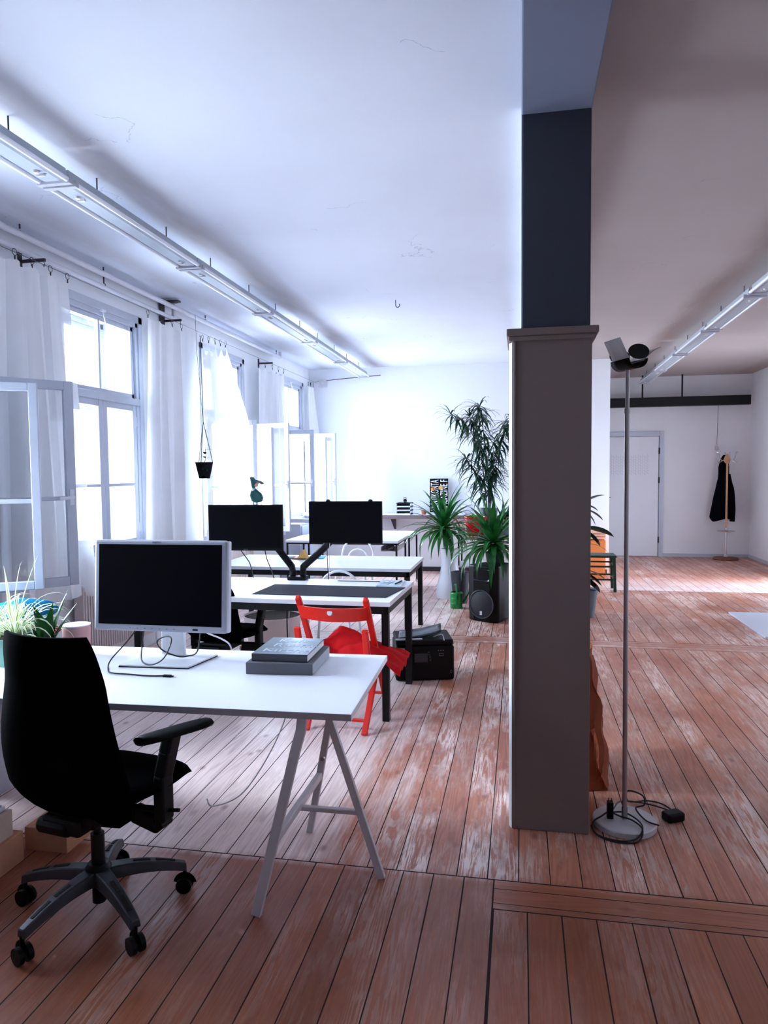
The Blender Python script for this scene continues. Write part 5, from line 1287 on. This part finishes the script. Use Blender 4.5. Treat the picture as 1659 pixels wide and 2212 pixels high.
lab(MB().grid(lambda u,v: hp(-.062+.124*u, -.034-.050*v+.0*v, -.022+.095*v), 4, 6).build('reflector_wing', M['frosted'], fl, smooth=True, solid=.002), 'white reflector wing')
lab(MB().grid(lambda u,v: hp(-.062+.124*u, .030+.085*v, -.022+.060*v+.008*math.sin(PI*v)), 4, 6).build('reflector_wing', M['steel'], fl, smooth=True, solid=.002), 'grey reflector wing')
for a_ in (-.072, .072):
    e = MB(); n = 20; vs_ = []
    for k in range(n):
        t_ = 2*PI*k/n
        for o in (-.002, .002): vs_.append(hp(a_+o, .050*math.cos(t_), .015+.032*math.sin(t_)))
    fs_ = [tuple(2*k for k in range(n)), tuple(2*k+1 for k in range(n))[::-1]] + [(2*k, 2*((k+1)%n), 2*((k+1)%n)+1, 2*k+1) for k in range(n)]
    e.add(vs_, fs_); lab(e.build('end_cap', M['black_plastic'], fl), 'dark lens-shaped end cap')
lc = thing('lamp_cable', 'black cable with plug wound around the floor lamp base', 'cable', (.45, 3.2, 0))
pts = [(.70,3.40,.02),(.66,3.50,.008),(.60,3.52,.008),(.54,3.50,.008),(.50,3.46,.03),(.49,3.42,.09),(.52,3.38,.11),(.56,3.38,.09),(.56,3.36,.06),(.52,3.34,.05),(.55,3.26,.036),(.60,3.22,.036)]
pts2 = [(.70,3.39,.02),(.63,3.46,.012),(.54,3.45,.03),(.46,3.40,.05),(.42,3.32,.05),(.40,3.28,.06),(.36,3.24,.05),(.322,3.22,.03),(.320,3.17,.01),(.36,3.12,.006),(.43,3.10,.006),(.50,3.12,.008),(.522,3.17,.038),(.49,3.23,.045),(.44,3.25,.05),(.40,3.265,.06)]
pts3 = [(.40,3.27,.055),(.46,3.28,.055),(.51,3.24,.046),(.525,3.18,.04),(.50,3.13,.02),(.45,3.105,.012),(.38,3.11,.012),(.325,3.15,.012),(.312,3.22,.012)]
for q, p in enumerate((pts, pts2, pts3)): MB().tube(smooth_path(p, 7), .0038, 6).build('lead', M['cable_black'], lc, world=True, smooth=True)
MB().box((.385,3.255,.031),(.412,3.285,.105)).cyl((.392,3.27,.105),(.392,3.27,.122),.0022,6).cyl((.405,3.27,.105),(.405,3.27,.122),.0022,6).build('plug', M['black_plastic'], lc, world=True, bevel=.004)
MB().box((-.045,-.03,0),(.045,.03,.042), T=TR(.685,3.355,0) @ RZ(.5)).build('foot_dimmer', M['black_plastic'], lc, world=True, bevel=.010)

# paper bag behind the pillar
bgm = MB(); r = random.Random(14)
def bag(u, v):
    a = 2*PI*u; w = .15*(1-.22*v); dp = .26*(1-.2*v)
    x = .27 + w*max(-1,min(1,1.35*math.cos(a))); y = 3.84 + dp*max(-1,min(1,1.35*math.sin(a)))*.9
    j = .014*math.sin(11*a+7*v)+.010*math.sin(19*v+5*a)
    return Vector((x+.02 + j - .05*v, y + j, .0+.66*v + .012*math.sin(a*5)*v + (.004)))
bgm.grid(bag, 48, 18)
bgm.add([bag(i/16,0) for i in range(16)], [tuple(range(16))])
tag(bgm.build('paper_bag', M['brown_paper'], loc=(.2,3.84,0), solid=.002), 'crumpled brown paper bag standing behind the pillar', 'paper bag')

# ------------------------------------------------------------------ hanging pot
hp_ = thing('hanging_pot', 'dark tapered pot with a small sprig hanging on cords from the ceiling pipe', 'hanging pot', (-3.07, 6.60, 1.55))
MB().lathe([(.052,0),(.088,.16),(.08,.16),(.07,.10)], seg=20).build('pot', M['black_pot'], hp_, smooth=True)
MB().lathe([(.08,.145),(.001,.15)], seg=16, capb=False).build('soil', M['soil'], hp_)
cd_ = MB()
for a in (.3, 2.4, 4.5): cd_.tube([(.084*math.cos(a), .084*math.sin(a), .155), (0,0,.56)], .0035, 5)
cd_.tube([(0,0,.56),(-.005,.0,1.0),(-.02,.02,1.40)], .004, 5).tube([(0,0,.56),(-.1,.1,1.3),(-.19,.28,1.66)], .002, 5)
lab(cd_.build('cord', M['cable_black'], hp_, smooth=True), 'dark cords')
sg3 = MB()
for z, az, el, L in ((.17,.4,.9,.07),(.2,2.5,.6,.06),(.24,5,.5,.07),(.28,.6,.2,.08),(.13,5.5,-.6,.09)): sg3.leaf((.02,-.02,z), az, el, L, .035, 1.0, n=5, fold=.2)
sg3.tube([(.0,0,.14),(.03,-.02,.22),(.02,-.01,.29)], .003, 5)
lab(sg3.build('sprig', M['leaf_dark'], hp_, smooth=True), 'small dark green sprig')

# ------------------------------------------------------------------ things at the left edge
bx1 = tag(MB().box((-2.60,1.95,0),(-2.03,2.55,.125)).build('cardboard_box', M['cardboard'], loc=(-2.3,2.25,0), bevel=.003), 'long low brown cardboard box on the floor left of the office chair', 'box', 'boxes left of the office chair')
bx2 = tag(MB().box((-2.55,1.98,.126),(-2.045,2.51,.235)).build('cardboard_box', M['cardboard_light'], loc=(-2.3,2.2,.126), bevel=.003), 'paler box stacked on the low brown box under the keyboard', 'box', 'boxes left of the office chair')
bx3 = tag(MB().box((-2.08,2.62,0),(-1.88,2.86,.10)).build('cardboard_box', M['cardboard'], loc=(-1.98,2.74,0), bevel=.003), 'small orange-brown box on the floor behind the low box', 'box', 'boxes left of the office chair')
kb = thing('keyboard', 'white keyboard with grey-blue keys on the box stack at the left edge', 'keyboard', (-2.15, 2.27, .2355), math.radians(91))
MB().box((-.225,-.09,0),(.225,.09,.018)).build('housing', M['white_pot'], kb, bevel=.004)
ky = MB()
for i in range(14):
    for j in range(5): ky.box((-.215+i*.031,-.080+j*.033,.018),(-.188+i*.031,-.051+j*.033,.024))
lab(ky.build('keys', mat('grey_blue_keys', rgb(150,176,204), .5), kb, bevel=.001), 'grey-blue keys')
tag(MB().box((-2.62,3.0,.34),(-2.25,3.25,.50)).box((-2.60,3.02,0),(-2.56,3.23,.34)).box((-2.30,3.02,0),(-2.26,3.23,.34)).build('drawer_unit', M['white_paint'], loc=(-2.44,3.1,0), bevel=.004), 'low white side unit under the left end of the desk', 'side unit')
wb = tag(MB().box((-3.05,3.40,0),(-2.64,3.80,.60)).build('wooden_crate', M['wood_brown'], loc=(-2.8,3.7,0), bevel=.004), 'brown crate under the open window sash carrying two cushions', 'crate')
def cushion(label, loc, m, rz, sx=.24, sy=.22, h=.07):
    b = MB()
    for s in (1,-1):
        b.grid(lambda u,v: Vector(((2*u-1)*sx, (2*v-1)*sy, h + s*h*((1-abs(2*u-1)**3)*(1-abs(2*v-1)**3))**.5 + .004*math.sin(9*u+7*v))), 14, 14)
    o = b.build('cushion', m, loc=None, smooth=True); o.location = loc; o.rotation_euler = (0,0,rz)
    tag(o, label, 'cushion', 'cushions on the brown crate')
cushion('crimson cushion, lower one on the brown crate', (-2.84,3.60,.602), M['crimson_cloth'], .2, .17, .17)
cushion('turquoise cushion lying on the crimson one', (-2.82,3.60,.745), M['blue_cloth'], -.1, .15, .15)
fp = thing('plant_pot', 'grey floor pot with a terracotta saucer under the middle desk', 'pot', (-2.17, 6.0, 0))
pot(fp, .20, .26, .34, M['shelf_pot'] if 'shelf_pot' in M else M['radiator'])
lab(MB().lathe([(.27,0),(.30,.05),(.29,.05),(.26,.015)], seg=30).build('saucer', M['terracotta'], fp, smooth=True), 'terracotta saucer')

# ------------------------------------------------------------------ light
w = bpy.data.worlds.new('overcast_day'); SC.world = w; w.use_nodes = True
bgn = w.node_tree.nodes['Background']; bgn.inputs[0].default_value = (.74, .84, 1.0, 1); bgn.inputs[1].default_value = 9.5
wn = w.node_tree; wt = wn.nodes.new('ShaderNodeTexCoord'); wsx = wn.nodes.new('ShaderNodeSeparateXYZ'); wr_ = wn.nodes.new('ShaderNodeMapRange')
wr_.inputs[1].default_value = -.25; wr_.inputs[2].default_value = .15; wmx = wn.nodes.new('ShaderNodeMix'); wmx.data_type = 'RGBA'
wmx.inputs[6].default_value = (.40, .43, .48, 1); wmx.inputs[7].default_value = (.71, .83, 1.0, 1)
wn.links.new(wt.outputs['Generated'], wsx.inputs[0]); wn.links.new(wsx.outputs[2], wr_.inputs[0]); wn.links.new(wr_.outputs[0], wmx.inputs[0]); wn.links.new(wmx.outputs[2], bgn.inputs[0])
for c in WC:
    ld = bpy.data.lights.new('window_portal', 'AREA'); ld.shape = 'RECTANGLE'; ld.size = ZT-ZS; ld.size_y = 2*WH
    ld.cycles.is_portal = True
    lo = bpy.data.objects.new('window_portal', ld); COL.objects.link(lo)
    lo.location = (OUT-.02, c, (ZS+ZT)/2); lo.rotation_euler = (0, -PI/2, 0)   # faces +x, into the room

ld = bpy.data.lights.new('window_portal', 'AREA'); ld.shape = 'RECTANGLE'; ld.size = 2.18; ld.size_y = .6
ld.cycles.is_portal = True
lo = bpy.data.objects.new('window_portal', ld); COL.objects.link(lo); lo.location = (XR+.22, (WR0+WR1)/2, 1.21); lo.rotation_euler = (0, PI/2, 0)

# ------------------------------------------------------------------ camera
cam = bpy.data.cameras.new('camera'); co = bpy.data.objects.new('camera', cam); COL.objects.link(co); SC.camera = co
yaw, pitch, roll = .1895, .0565, -.0095
f = Vector((-math.sin(yaw)*math.cos(pitch), math.cos(yaw)*math.cos(pitch), -math.sin(pitch)))
r0 = Vector((math.cos(yaw), math.sin(yaw), 0)); u0 = r0.cross(f)
r1 = r0*math.cos(roll) + u0*math.sin(roll); u1 = r1.cross(f)
co.matrix_world = Matrix(((r1.x,u1.x,-f.x,0),(r1.y,u1.y,-f.y,0),(r1.z,u1.z,-f.z,1.6),(0,0,0,1)))
cam.sensor_fit = 'HORIZONTAL'; cam.sensor_width = 36; cam.lens = 1540/1659*36; cam.clip_end = 100; cam.clip_start = .05

SC.view_settings.view_transform = 'Standard'; SC.view_settings.look = 'None'
SC.view_settings.exposure = 3.15; SC.view_settings.gamma = 1.0
try: SC.view_settings.use_curve_mapping = False
except Exception: pass
try:
    SC.cycles.use_denoising = True; SC.cycles.denoiser = 'OPENIMAGEDENOISE'
    SC.cycles.max_bounces = 10; SC.cycles.diffuse_bounces = 6; SC.cycles.transparent_max_bounces = 24; SC.cycles.glossy_bounces = 4
    SC.cycles.sample_clamp_indirect = 6; SC.cycles.caustics_reflective = False; SC.cycles.caustics_refractive = False
except Exception: pass
